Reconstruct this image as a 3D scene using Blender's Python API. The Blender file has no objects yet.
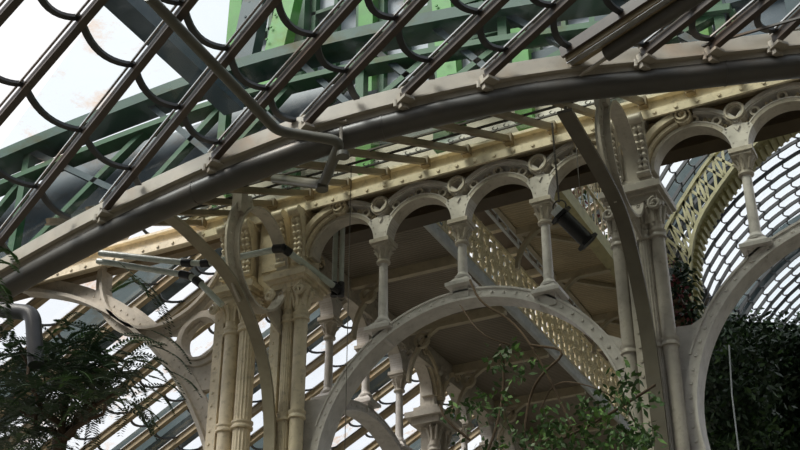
import bpy, math, random
from mathutils import Vector as V, Matrix
random.seed(7)
PI = math.pi
sc = bpy.context.scene
col = sc.collection

# ---------------------------------------------------------------- camera
TH, YA, FPX = math.radians(30.0), math.radians(27.0), 1257.0
CAM = V((0, 0, 1.6))
FW = V((-math.sin(YA)*math.cos(TH), math.cos(YA)*math.cos(TH), math.sin(TH)))
RT = V((math.cos(YA), math.sin(YA), 0))
UP = RT.cross(FW)
cd = bpy.data.cameras.new('camera'); cam = bpy.data.objects.new('camera', cd); col.objects.link(cam)
cd.sensor_width = 36; cd.lens = 36*FPX/800; cd.clip_end = 400
cam.matrix_world = Matrix(((RT.x, UP.x, -FW.x, CAM.x), (RT.y, UP.y, -FW.y, CAM.y), (RT.z, UP.z, -FW.z, CAM.z), (0, 0, 0, 1)))
sc.camera = cam

def ray(u, v): return RT*(u-400) + UP*(225-v) + FW*FPX
def at(u, v, Y):                     # point of the photograph on the upright plane y = Y
    d = ray(u, v); return CAM + d*(Y/d.y)
def atx(u, v, X):
    d = ray(u, v); return CAM + d*(X/d.x)
US, UZ, UX = .13, 11.3, -5.5         # glazed upper slope: z = UZ + US (x - UX)
def zU(x): return UZ + US*(x-UX)
def onU(u, v, dz=0.0):
    n = V((-US, 0, 1)); d = ray(u, v); t = (V((UX, 0, UZ+dz))-CAM).dot(n)/d.dot(n); return CAM + d*t
WS, WA = math.tan(math.radians(28)), 21.4   # low side roof: z = WA + WS x
def zW(x): return WA + WS*x

# ---------------------------------------------------------------- materials
M = {}
def mat(name, colr, rough=.5, metal=0, var=.12, scale=6, dirt=0, bump=0, dirtcol=(.12, .08, .04)):
    m = bpy.data.materials.new(name); m.use_nodes = True; nt = m.node_tree; N = nt.nodes; L = nt.links
    b = N['Principled BSDF']; b.inputs['Roughness'].default_value = rough; b.inputs['Metallic'].default_value = metal
    tc = N.new('ShaderNodeTexCoord'); no = N.new('ShaderNodeTexNoise'); no.inputs['Scale'].default_value = scale; no.inputs['Detail'].default_value = 6
    L.new(tc.outputs['Object'], no.inputs['Vector'])
    r = N.new('ShaderNodeValToRGB'); e = r.color_ramp.elements
    e[0].position = .3; e[1].position = .7
    e[0].color = tuple(c*(1-var) for c in colr)+(1,); e[1].color = tuple(min(1, c*(1+var)) for c in colr)+(1,)
    L.new(no.outputs['Fac'], r.inputs['Fac']); last = r.outputs['Color']
    if dirt:
        n2 = N.new('ShaderNodeTexNoise'); n2.inputs['Scale'].default_value = scale*1.9; n2.inputs['Detail'].default_value = 9; n2.inputs['Roughness'].default_value = .72
        L.new(tc.outputs['Object'], n2.inputs['Vector'])
        r2 = N.new('ShaderNodeValToRGB'); r2.color_ramp.elements[0].position = .52; r2.color_ramp.elements[1].position = .74
        r2.color_ramp.elements[0].color = (0, 0, 0, 1); r2.color_ramp.elements[1].color = (dirt, dirt, dirt, 1)
        L.new(n2.outputs['Fac'], r2.inputs['Fac'])
        mx = N.new('ShaderNodeMixRGB'); mx.inputs['Color2'].default_value = dirtcol+(1,)
        L.new(r2.outputs['Color'], mx.inputs['Fac']); L.new(last, mx.inputs['Color1']); last = mx.outputs['Color']
    L.new(last, b.inputs['Base Color'])
    if bump:
        bp = N.new('ShaderNodeBump'); bp.inputs['Strength'].default_value = bump; bp.inputs['Distance'].default_value = .02
        L.new(no.outputs['Fac'], bp.inputs['Height']); L.new(bp.outputs['Normal'], b.inputs['Normal'])
    M[name] = m; return m
mat('cream', (.75, .655, .49), .45, dirt=.55, scale=5)
mat('cream_grey', (.56, .51, .44), .45, dirt=.5, scale=5)
mat('stone_grey', (.50, .46, .41), .42, dirt=.45, scale=5)
mat('arch_white', (.70, .67, .65), .42, dirt=.35, scale=5)
mat('rib_box', (.44, .39, .32), .42, dirt=.3, scale=3)
mat('rib_pipe', (.095, .088, .078), .38, dirt=.3, scale=3)
mat('rafter', (.075, .055, .043), .38, dirt=.3, scale=8)
mat('rafter_light', (.36, .285, .175), .4, dirt=.4, scale=6)
mat('lead', (.035, .037, .042), .45, scale=9)
mat('strip_metal', (.62, .60, .58), .25, metal=.7, scale=9)
mat('pipe_dark', (.13, .125, .10), .32, dirt=.25, scale=6)
mat('handrail', (.56, .62, .58), .3, scale=8, dirt=.2)
mat('black', (.012, .012, .014), .35, scale=12)
mat('green', (.012, .085, .022), .6, dirt=.5, scale=4, dirtcol=(.01, .06, .03))
mat('girder_green', (.010, .060, .034), .6, dirt=.5, scale=2, dirtcol=(.012, .04, .06))
mat('green_bright', (.055, .24, .024), .6, dirt=.4, scale=4, dirtcol=(.02, .12, .04))
mat('teal_dark', (.012, .038, .046), .6, dirt=.5, scale=4, dirtcol=(.01, .03, .04))
mat('slate_blue', (.012, .038, .058), .5, dirt=.5, scale=2, dirtcol=(.05, .08, .10))
mat('window_white', (.34, .37, .41), .5, scale=4)
mat('truss', (.50, .46, .25), .5, dirt=.4, scale=6)
mat('dark_iron', (.07, .06, .05), .55, dirt=.3, scale=6)
mat('brown_iron', (.20, .15, .09), .5, dirt=.5, scale=4)
mat('girder_brown', (.085, .062, .036), .55, dirt=.5, scale=4)
mat('brace_shade', (.13, .115, .09), .4, dirt=.3, scale=4)  # right bracket flange: shade of its unlit soffit put into the colour
mat('brace_shade_olive', (.30, .265, .19), .4, dirt=.3, scale=4)  # left bracket flange: soffit shade painted in, lighter and more olive
mat('steel_blue', (.62, .66, .68), .35, dirt=.3, scale=6)
mat('ornate', (.80, .72, .50), .5, dirt=.6, scale=9, dirtcol=(.25, .13, .04))
mat('bark', (.10, .065, .04), .8, scale=20)
mat('leaf_dark', (.020, .050, .018), .5, var=.5, scale=3)
mat('leaf_mid', (.055, .12, .03), .5, var=.5, scale=3)
mat('leaf_light', (.12, .24, .05), .5, var=.5, scale=4)
mat('flower_red', (.22, .05, .06), .6, var=.4, scale=9)
mat('ground', (.085, .078, .062), .9, scale=1.5)
mat('soffit_trim', (.50, .44, .32), .5, dirt=.4, scale=5)
mat('ceiling_dark', (.10, .08, .06), .7, scale=4)

def soffit(name, c1, c2):            # ribbed / perforated sheet
    m = bpy.data.materials.new(name); m.use_nodes = True; N = m.node_tree.nodes; L = m.node_tree.links
    b = N['Principled BSDF']; b.inputs['Roughness'].default_value = .6
    tc = N.new('ShaderNodeTexCoord'); mp = N.new('ShaderNodeMapping'); L.new(tc.outputs['Object'], mp.inputs['Vector'])
    w = N.new('ShaderNodeTexWave'); w.wave_type = 'BANDS'; w.bands_direction = 'Y'; w.inputs['Scale'].default_value = 4.2; w.inputs['Distortion'].default_value = 0
    L.new(mp.outputs['Vector'], w.inputs['Vector'])
    r = N.new('ShaderNodeValToRGB'); r.color_ramp.elements[0].color = c1+(1,); r.color_ramp.elements[1].color = c2+(1,)
    L.new(w.outputs['Fac'], r.inputs['Fac'])
    no = N.new('ShaderNodeTexNoise'); no.inputs['Scale'].default_value = 1.3; no.inputs['Detail'].default_value = 5; L.new(tc.outputs['Object'], no.inputs['Vector'])
    mx = N.new('ShaderNodeMixRGB'); mx.blend_type = 'MULTIPLY'; mx.inputs['Fac'].default_value = .6
    L.new(r.outputs['Color'], mx.inputs['Color1']); L.new(no.outputs['Fac'], mx.inputs['Color2']); L.new(mx.outputs['Color'], b.inputs['Base Color'])
    bp = N.new('ShaderNodeBump'); bp.inputs['Strength'].default_value = .5; bp.inputs['Distance'].default_value = .03
    L.new(w.outputs['Fac'], bp.inputs['Height']); L.new(bp.outputs['Normal'], b.inputs['Normal'])
    M[name] = m
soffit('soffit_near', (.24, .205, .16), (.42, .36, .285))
soffit('soffit_lit', (.62, .50, .31), (.82, .68, .46))  # light on this gallery underside put into a brighter, warmer sheet colour

def glass(name, tint, dust=.10, dustcol=(.6, .66, .7), rust=0, scale=1.2, refl=.08, rough=.05):
    m = bpy.data.materials.new(name); m.use_nodes = True; nt = m.node_tree; N = nt.nodes; L = nt.links
    N.remove(N['Principled BSDF']); out = N['Material Output']
    tc = N.new('ShaderNodeTexCoord')
    t = N.new('ShaderNodeBsdfTransparent'); t.inputs['Color'].default_value = tint+(1,)
    g = N.new('ShaderNodeBsdfGlossy'); g.inputs['Roughness'].default_value = rough; g.inputs['Color'].default_value = (.9, .95, 1, 1)
    m1 = N.new('ShaderNodeMixShader'); m1.inputs['Fac'].default_value = refl
    L.new(t.outputs[0], m1.inputs[1]); L.new(g.outputs[0], m1.inputs[2])
    no = N.new('ShaderNodeTexNoise'); no.inputs['Scale'].default_value = scale; no.inputs['Detail'].default_value = 8; no.inputs['Roughness'].default_value = .65; no.inputs['Distortion'].default_value = 1.2
    L.new(tc.outputs['Object'], no.inputs['Vector'])
    r = N.new('ShaderNodeValToRGB'); r.color_ramp.elements[0].position = .46; r.color_ramp.elements[0].color = (dust*.1,)*3+(1,)
    r.color_ramp.elements[1].position = .80; r.color_ramp.elements[1].color = (min(1, dust*3.2),)*3+(1,)
    L.new(no.outputs['Fac'], r.inputs['Fac'])
    d = N.new('ShaderNodeBsdfDiffuse'); tr = N.new('ShaderNodeBsdfTranslucent')
    d.inputs['Color'].default_value = dustcol+(1,); tr.inputs['Color'].default_value = dustcol+(1,)
    md = N.new('ShaderNodeMixShader'); md.inputs['Fac'].default_value = .6; L.new(d.outputs[0], md.inputs[1]); L.new(tr.outputs[0], md.inputs[2])
    m2 = N.new('ShaderNodeMixShader'); L.new(r.outputs['Color'], m2.inputs['Fac']); L.new(m1.outputs[0], m2.inputs[1]); L.new(md.outputs[0], m2.inputs[2])
    last = m2
    if rust:
        n2 = N.new('ShaderNodeTexNoise'); n2.inputs['Scale'].default_value = 1.1; n2.inputs['Detail'].default_value = 7; n2.inputs['Roughness'].default_value = .7
        L.new(tc.outputs['Object'], n2.inputs['Vector'])
        r3 = N.new('ShaderNodeValToRGB'); r3.color_ramp.elements[0].position = .54; r3.color_ramp.elements[0].color = (0, 0, 0, 1)
        r3.color_ramp.elements[1].position = .68; r3.color_ramp.elements[1].color = (rust,)*3+(1,)
        L.new(n2.outputs['Fac'], r3.inputs['Fac'])
        t2 = N.new('ShaderNodeBsdfTransparent'); t2.inputs['Color'].default_value = (.75, .45, .22, 1)
        m3 = N.new('ShaderNodeMixShader'); L.new(r3.outputs['Color'], m3.inputs['Fac']); L.new(last.outputs[0], m3.inputs[1]); L.new(t2.outputs[0], m3.inputs[2]); last = m3
    L.new(last.outputs[0], out.inputs['Surface']); M[name] = m
glass('glass_upper', (.86, .93, .97), .016, rust=.55, refl=.035)
glass('glass_side', (.95, .98, 1.0), .03, rust=.8)
glass('glass_vault', (.88, .95, .99), .05)
glass('glass_green', (.57, .60, .51), .14, (.40, .43, .36))
glass('glass_frost', (.74, .80, .74), .34, (.75, .82, .76))

# ---------------------------------------------------------------- mesh builder
class MB:
    def __init__(s): s.v = []; s.f = []
    def add(s, vs, fs):
        o = len(s.v); s.v += [tuple(p) for p in vs]; s.f += [tuple(i+o for i in f) for f in fs]; return s
    def box(s, x0, x1, y0, y1, z0, z1, taper=0):
        t = taper
        return s.add([(x0, y0, z0), (x1, y0, z0), (x1, y1, z0), (x0, y1, z0), (x0+t, y0+t, z1), (x1-t, y0+t, z1), (x1-t, y1-t, z1), (x0+t, y1-t, z1)],
                     [(3, 2, 1, 0), (4, 5, 6, 7), (0, 1, 5, 4), (1, 2, 6, 5), (2, 3, 7, 6), (3, 0, 4, 7)])
    def sweep(s, path, prof, side=None, closed=False, cap=True):
        # prof: list of (a, b): a along 'side' x tangent frame, b along up
        P = [V(p) for p in path]; n = len(P); k = len(prof); rings = []
        prev = None
        for i, p in enumerate(P):
            if closed: t = P[(i+1) % n]-P[i-1]
            else: t = P[min(i+1, n-1)]-P[max(i-1, 0)]
            t.normalize()
            if side is not None: a = V(side); a = (a-t*a.dot(t)).normalized()
            else:
                if prev is None:
                    q = V((0, 0, 1)) if abs(t.z) < .9 else V((1, 0, 0))
                    a = t.cross(q).normalized()
                else: a = (prev-t*prev.dot(t)).normalized()
            prev = a
            b = t.cross(a)
            rings.append([p+a*x+b*y for x, y in prof])
        vs = [q for r in rings for q in r]; fs = []
        m = n if closed else n-1
        for i in range(m):
            j = (i+1) % n
            for q in range(k):
                fs.append((i*k+q, i*k+(q+1) % k, j*k+(q+1) % k, j*k+q))
        if cap and not closed: fs += [tuple(range(k))[::-1], tuple((n-1)*k+q for q in range(k))]
        return s.add(vs, fs)
    def tube(s, path, r, n=8, closed=False):
        return s.sweep(path, [(r*math.cos(2*PI*i/n), r*math.sin(2*PI*i/n)) for i in range(n)], closed=closed)
    def bar(s, p, q, w, h, side=None):
        return s.sweep([p, q], [(-w/2, -h/2), (w/2, -h/2), (w/2, h/2), (-w/2, h/2)], side=side)
    def strip(s, path, w, h, side, closed=False):
        return s.sweep(path, [(-w/2, -h/2), (w/2, -h/2), (w/2, h/2), (-w/2, h/2)], side=side, closed=closed)
    def lathe(s, c, prof, n=16, flute=0):
        vs = []; fs = []; k = len(prof)
        for r, z in prof:
            for i in range(n):
                rr = r*(1-flute*(i % 2)); a = 2*PI*i/n
                vs.append((c[0]+rr*math.cos(a), c[1]+rr*math.sin(a), c[2]+z))
        for j in range(k-1):
            for i in range(n):
                fs.append((j*n+i, j*n+(i+1) % n, (j+1)*n+(i+1) % n, (j+1)*n+i))
        fs += [tuple(range(n))[::-1], tuple((k-1)*n+i for i in range(n))]
        return s.add(vs, fs)
    def plate(s, pts, o, a, b, d):   # 2D outline in plane (o; a, b), thickness vector d
        o, a, b, d = V(o), V(a), V(b), V(d); n = len(pts)
        f = [o+a*x+b*y for x, y in pts]; g = [p+d for p in f]
        return s.add(f+g, [tuple(range(n)), tuple(range(2*n-1, n-1, -1))]+[(i, i+n, (i+1) % n+n, (i+1) % n) for i in range(n)])
    def band(s, c, r0, r1, a0, a1, a, b, d, n=20):   # flat ring sector extruded by d
        c, a, b, d = V(c), V(a), V(b), V(d); vs = []; fs = []
        full = abs(abs(a1-a0)-2*PI) < 1e-6
        m = n if full else n+1
        for i in range(m):
            t = a0+(a1-a0)*i/n; e = a*math.cos(t)+b*math.sin(t)
            vs += [c+e*r0, c+e*r1, c+e*r1+d, c+e*r0+d]
        for i in range(n):
            j = (i+1) % m
            for q in range(4): fs.append((i*4+q, i*4+(q+1) % 4, j*4+(q+1) % 4, j*4+q))
        if not full: fs += [(0, 1, 2, 3), (n*4+3, n*4+2, n*4+1, n*4)]
        return s.add(vs, fs)
    def rivet(s, p, nrm, r=.022):
        nrm = V(nrm).normalized(); q = V((0, 0, 1)) if abs(nrm.z) < .9 else V((1, 0, 0)); a = nrm.cross(q).normalized(); b = nrm.cross(a); p = V(p)
        vs = []
        for rr, h in ((r, 0), (r*.75, r*.6)):
            vs += [p+(a*math.cos(t*PI/3)+b*math.sin(t*PI/3))*rr+nrm*h for t in range(6)]
        return s.add(vs, [(i, (i+1) % 6, 6+(i+1) % 6, 6+i) for i in range(6)]+[tuple(range(6, 12))])
    def build(s, name, m, parent=None, ang=38):
        me = bpy.data.meshes.new(name); me.from_pydata(s.v, [], s.f); me.update()
        import bmesh
        bm = bmesh.new(); bm.from_mesh(me); bmesh.ops.recalc_face_normals(bm, faces=bm.faces); bm.to_mesh(me); bm.free()
        me.polygons.foreach_set('use_smooth', [True]*len(me.polygons))
        try: me.set_sharp_from_angle(angle=math.radians(ang))
        except Exception: pass
        me.materials.append(M[m] if isinstance(m, str) else m)
        o = bpy.data.objects.new(name, me); col.objects.link(o)
        if parent is not None:
            o.parent = parent
            L = parent.location.copy() if parent.parent is None else V((0, 0, 0))
            o.matrix_parent_inverse = Matrix.Translation(-L)
        return o
def tag(o, label, cat, group=None):
    o['label'] = label; o['category'] = cat
    if group: o['group'] = group
    return o
def thing(name, label, cat, loc, group=None):
    o = bpy.data.objects.new(name, None); o.empty_display_size = .2; o.location = loc; col.objects.link(o)
    return tag(o, label, cat, group)
def struct(o): o['kind'] = 'structure'; return o
def kids(o): return [c for c in list(col.objects) if c.parent == o]
def dup(root, loc, rotz=0.0, label=None, group=None):
    r = root.copy(); col.objects.link(r); r.location = loc; r.rotation_euler = (0, 0, rotz)
    if label: r['label'] = label
    if group: r['group'] = group
    for ch in kids(root):
        c = ch.copy(); col.objects.link(c); c.parent = r; c.matrix_parent_inverse = ch.matrix_parent_inverse.copy()
        for g in kids(ch):
            d = g.copy(); col.objects.link(d); d.parent = c; d.matrix_parent_inverse = g.matrix_parent_inverse.copy()
    return r
X_, Y_, Z_ = V((1, 0, 0)), V((0, 1, 0)), V((0, 0, 1))
def arc(c, r, a0, a1, a, b, n=24):
    c = V(c); a = V(a); b = V(b)
    return [c+(a*math.cos(a0+(a1-a0)*i/n)+b*math.sin(a0+(a1-a0)*i/n))*r for i in range(n+1)]

# ---------------------------------------------------------------- arcade bay (built at the origin, s = x, depth = y, height = z)
PT = 1.41; HB = 2.985; CAPZ = 11.72
def spiral(c, r0, turns, a0, sgn, y, n=26):
    return [V((c[0]+sgn*r0*(1-.8*i/n)*math.cos(a0+turns*2*PI*i/n), y, c[1]+r0*(1-.8*i/n)*math.sin(a0+turns*2*PI*i/n))) for i in range(n+1)]
def make_arches(label, loc):
    t = thing('arcade_tracery', label, 'arches', loc)
    ox, oy = loc[0], loc[1]
    RI, RO = .585, .645; M0, M1 = .79, .90
    def O(s, z, y=0): return V((ox+s, oy+y, z))
    for k in range(4):
        c = (k-1.5)*PT
        b = MB(); b.band(O(c, CAPZ, -.12), RI, RO, 0, PI, X_, Z_, Y_*.26, 64)
        for i in range(9):
            q = PI*(.12+.76*i/8); b.rivet(O(c+.615*math.cos(q), CAPZ+.615*math.sin(q), -.12), -Y_, .013)
        b.build('arch_ring', 'cream_grey', t)
        # outer moulding (only over tracery halves)
        a0 = .58; a1 = PI-.58
        if k == 0: a1 = PI*.5-.12
        if k == 3: a0 = PI*.5+.12
        m = MB(); m.band(O(c, CAPZ, -.12), M0+.005, M1, a0, a1, X_, Z_, Y_*.18, 40); m.band(O(c, CAPZ, -.16), M0+.03, M1-.02, a0, a1, X_, Z_, Y_*.06, 40); m.band(O(c, CAPZ, -.13), RO, RO+.02, a0, a1, X_, Z_, Y_*.12, 40)
        m.build('arch_moulding', 'arch_white', t)
        angs = {0: (.95, 1.45), 3: (PI-.95, PI-1.45)}.get(k, (.95, PI/2, PI-.95))
        for q in angs:
            p = O(c+.725*math.cos(q), CAPZ+.722*math.sin(q), -.11)
            r = MB(); r.band(p, .045, .08, 0, 2*PI, X_, Z_, Y_*.2, 14); r.build('small_ring', 'cream_grey', t)
        for q in (([.72, 1.2] if k == 0 else []) or ([PI-.72, PI-1.2] if k == 3 else []) or [.72, 1.25, PI-1.25, PI-.72]):
            r = MB()                                      # little leaf scroll between the rings
            pts = [O(c+(.70+.05*math.sin(j*1.1))*math.cos(q+.018*(j-5)), CAPZ+(.75+.05*math.sin(j*1.1))*math.sin(q+.018*(j-5)), 0) for j in range(11)]
            r.tube(pts, .016, 5); r.build('leaf_scroll', 'cream', t)
    for k in range(3):                                    # Y shaped spandrel above each column + eyelet
        s = (k-1)*PT
        L = [(-PT/2+RI*math.cos(a), RI*math.sin(a)) for a in [i*.62/8 for i in range(9)]]
        pts = L+[(-PT/2+.64*math.cos(.66), .64*math.sin(.66)), (-.06, .43), (0, .46)]
        pts = pts+[(-x, z) for x, z in reversed(pts[:-1])]
        b = MB(); b.plate(pts, O(s, CAPZ, -.13), X_, Z_, Y_*.26)
        b.plate([(0, .30), (.05, .38), (0, .36), (-.05, .38)], O(s, CAPZ, -.15), X_, Z_, Y_*.03)
        for x, z in ((-.09, .12), (.09, .12), (-.13, .24), (.13, .24), (-.17, .33), (.17, .33)): b.rivet(O(s+x, CAPZ+z, -.13), -Y_, .014)
        b.build('spandrel', 'arch_white', t)
        e = MB(); e.band(O(s, CAPZ+.635, -.15), .095, .17, 0, 2*PI, X_, Z_, Y_*.26, 22); e.band(O(s, CAPZ+.635, -.19), .12, .15, 0, 2*PI, X_, Z_, Y_*.05, 22)
        e.build('eyelet_ring', 'cream_grey', t)
    for sg in (-1, 1):                                    # solid ends with big volute moulding
        c = sg*1.5*PT; cc = 1 if sg < 0 else -1
        a = lambda q: (c+sg*math.cos(q), math.sin(q))
        pts = [(c+sg*RO*math.cos(q), RO*math.sin(q)) for q in [i*1.45/12 for i in range(13)]]
        pts = pts+[(c+sg*.08, .86), (c+sg*.86, .86), (c+sg*.86, 0)]
        if sg > 0: pts = pts[::-1]
        b = MB(); b.plate(pts, O(0, CAPZ, -.08), X_, Z_, Y_*.2)
        rnd = random.Random(3)
        for i in range(20):
            x = c+sg*(.60+.22*rnd.random()); z = .5+.36*rnd.random()
            if math.hypot(x-c, z) > .80: b.rivet(O(x, CAPZ+z, -.08), -Y_, .03)
        b.build('spandrel_panel', 'cream', t)
        m = MB()
        for r0, r1, y in ((.67, .72, -.18), (.76, .86, -.24)):
            m.band(O(c, CAPZ, y), r0, r1, PI-1.35 if sg < 0 else 0.0, PI if sg < 0 else 1.35, X_, Z_, Y_*(-y), 24)
        vc = (c+sg*.80*math.cos(1.50), CAPZ+.78*math.sin(1.50)); m.strip(spiral((vc[0]+ox, vc[1]), .12, 1.6, 0, -sg, oy-.14), .2, .03, Y_)
        m.band(O(vc[0], vc[1], -.2), .0, .045, 0, 2*PI, X_, Z_, Y_*.2, 10)
        m.band(O(vc[0], vc[1], -.2), .105, .135, 0, 2*PI, X_, Z_, Y_*.2, 18)
        m.build('volute_moulding', 'cream', t)
    return t
def make_column(label, loc, z0, group=None):
    t = thing('arcade_column', label, 'column', (loc[0], loc[1], z0), group)
    x, y = loc[0], loc[1]
    b = MB(); b.box(x-.13, x+.13, y-.12, y+.12, z0-.2, z0); b.box(x-.22, x+.22, y-.22, y+.22, z0, z0+.06); b.box(x-.19, x+.19, y-.19, y+.19, z0+.07, z0+.17, .09)
    b.lathe((x, y, z0), [(.13, .16), (.135, .2), (.10, .24), (.088, .27)], 18); b.build('base', 'arch_white', t)
    s = MB(); s.lathe((x, y, 0), [(.080, z0+.25), (.070, CAPZ-.40)], 18); s.build('shaft', 'arch_white', t)
    c = MB(); z = CAPZ-.42
    c.lathe((x, y, z), [(.078, 0), (.115, .02), (.115, .05), (.085, .07), (.088, .16), (.10, .22), (.14, .29), (.15, .31)], 18)
    for i in range(8):
        a = i*PI/4; e = V((math.cos(a), math.sin(a), 0)); p = V((x, y, z+.1))
        c.tube([p+e*.085, p+e*.105+Z_*.08, p+e*.15+Z_*.15, p+e*.165+Z_*.13], .02, 5)
    c.box(x-.15, x+.15, y-.15, y+.15, z+.31, z+.35); c.box(x-.175, x+.175, y-.175, y+.175, z+.35, z+.42)
    c.build('capital', 'cream_grey', t)
    return t
AR, AZC = 2.5, 7.76
def make_bigarch(label, loc):
    t = thing('spandrel_arch', label, 'arch', (loc[0], loc[1], 7.0))
    O = lambda s, z, y=0: V((loc[0]+s, loc[1]+y, z))
    b = MB(); b.band(O(0, AZC, -.16), AR, AR+.035, -.35, PI+.35, X_, Z_, Y_*.36, 64); b.band(O(0, AZC, -.03), AR+.03, AR+.20, -.3, PI+.3, X_, Z_, Y_*.1, 64)
    b.band(O(0, AZC, -.12), AR+.17, AR+.20, .35, PI-.35, X_, Z_, Y_*.28, 48)
    b.band(O(0, AZC, -.10), AR+.03, AR+.18, -.3, PI+.3, X_, Z_, Y_*.06, 64)
    for i in range(46):
        q = -.2+(PI+.4)*i/45; b.rivet(O((AR+.105)*math.cos(q), AZC+(AR+.105)*math.sin(q), -.1), -Y_, .03)
    b.build('arch_band', 'arch_white', t)
    for sg in (-1, 1):
        pts = [((AR+.18)*math.cos(q)*sg, (AR+.18)*math.sin(q)) for q in [-.35+i*.98/14 for i in range(15)]]
        xe = 2.985*sg
        # concave top between arch and pier
        e = pts[-1]; pts += [(e[0]+sg*.10, e[1]-.10), (e[0]+sg*.3, e[1]-.20), (xe-sg*.1, e[1]-.17), (xe, e[1]-.12), (xe, -.95)]
        w = MB(); w.plate(pts, O(0, AZC, -.05), X_, Z_, Y_*.1)
        for i in range(8):
            w.rivet(O(sg*2.86, 6.9+i*.29, -.05), -Y_, .03)
        w.build('web_plate', 'arch_white', t)
    return t

PC = -4.12; BC = PC-HB+.06; BR = PC+HB+.02      # pier centre, left bay centre, right bay centre
YA0 = 16.0
arch_front = make_arches('pale iron arcade of four ringed arches across the middle of the hall', (BC, YA0, 0))
big_front = make_bigarch('wide pale semicircular arch carrying three slender columns in the middle', (BC, YA0, 0))
cols = []
for k, (lab) in enumerate(['slender white column nearest the left pier, on the shoulder of the middle arch', 'middle slender white column on the crown of the middle wide arch', 'slender white column beside the hanging black floodlight']):
    s = (k-1)*PT; z0 = 10.52 if k == 1 else 10.07
    cols.append(make_column(lab, (BC+s, YA0), z0, 'slender columns of the arcade'))
# right bay
dup(arch_front, (BR, YA0, 0), 0, 'shadowed iron arcade of ringed arches right of the right pier')
dup(big_front, (BR, YA0, 7.0), 0, 'dark wide arch at the right edge with a riveted corner plate')
for k, lab in enumerate(['slender grey column in front of the vaulted glass at the right', 'slender column of the right arcade beyond the right edge of the view']):
    dup(cols[0 if k == 0 else 1], (BR+(k-1)*PT, YA0, 10.07 if k == 0 else 10.52), 0, lab, 'slender columns of the arcade')
# side bays along the left gallery
XS = -10.7; SC = 19.56
dup(arch_front, (XS, SC, 0), PI/2, 'dim side arcade of ringed arches in front of the low glass roof')
dup(big_front, (XS, SC, 7.0), PI/2, 'dark side arch below the slim side columns, behind the middle arch')
for k, lab in enumerate(['slim shaded side column just right of the left pier', 'slim shaded side column standing on the crown of the dark side arch', 'slim shaded side column third from the left pier along the side arcade']):
    dup(cols[1 if k == 1 else 0], (XS, SC+(k-1)*PT, 10.52 if k == 1 else 10.07), PI/2, lab, 'slim columns of the side arcade')
dup(arch_front, (XS, SC+2*HB, 0), PI/2, 'far side arcade of arches deep under the left gallery')
for k in range(3):
    dup(cols[1 if k == 1 else 0], (XS, SC+2*HB+(k-1)*PT, 10.52 if k == 1 else 10.07), PI/2, 'dark slim column of the far side arcade deep under the left gallery', 'slim columns of the side arcade')

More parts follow.
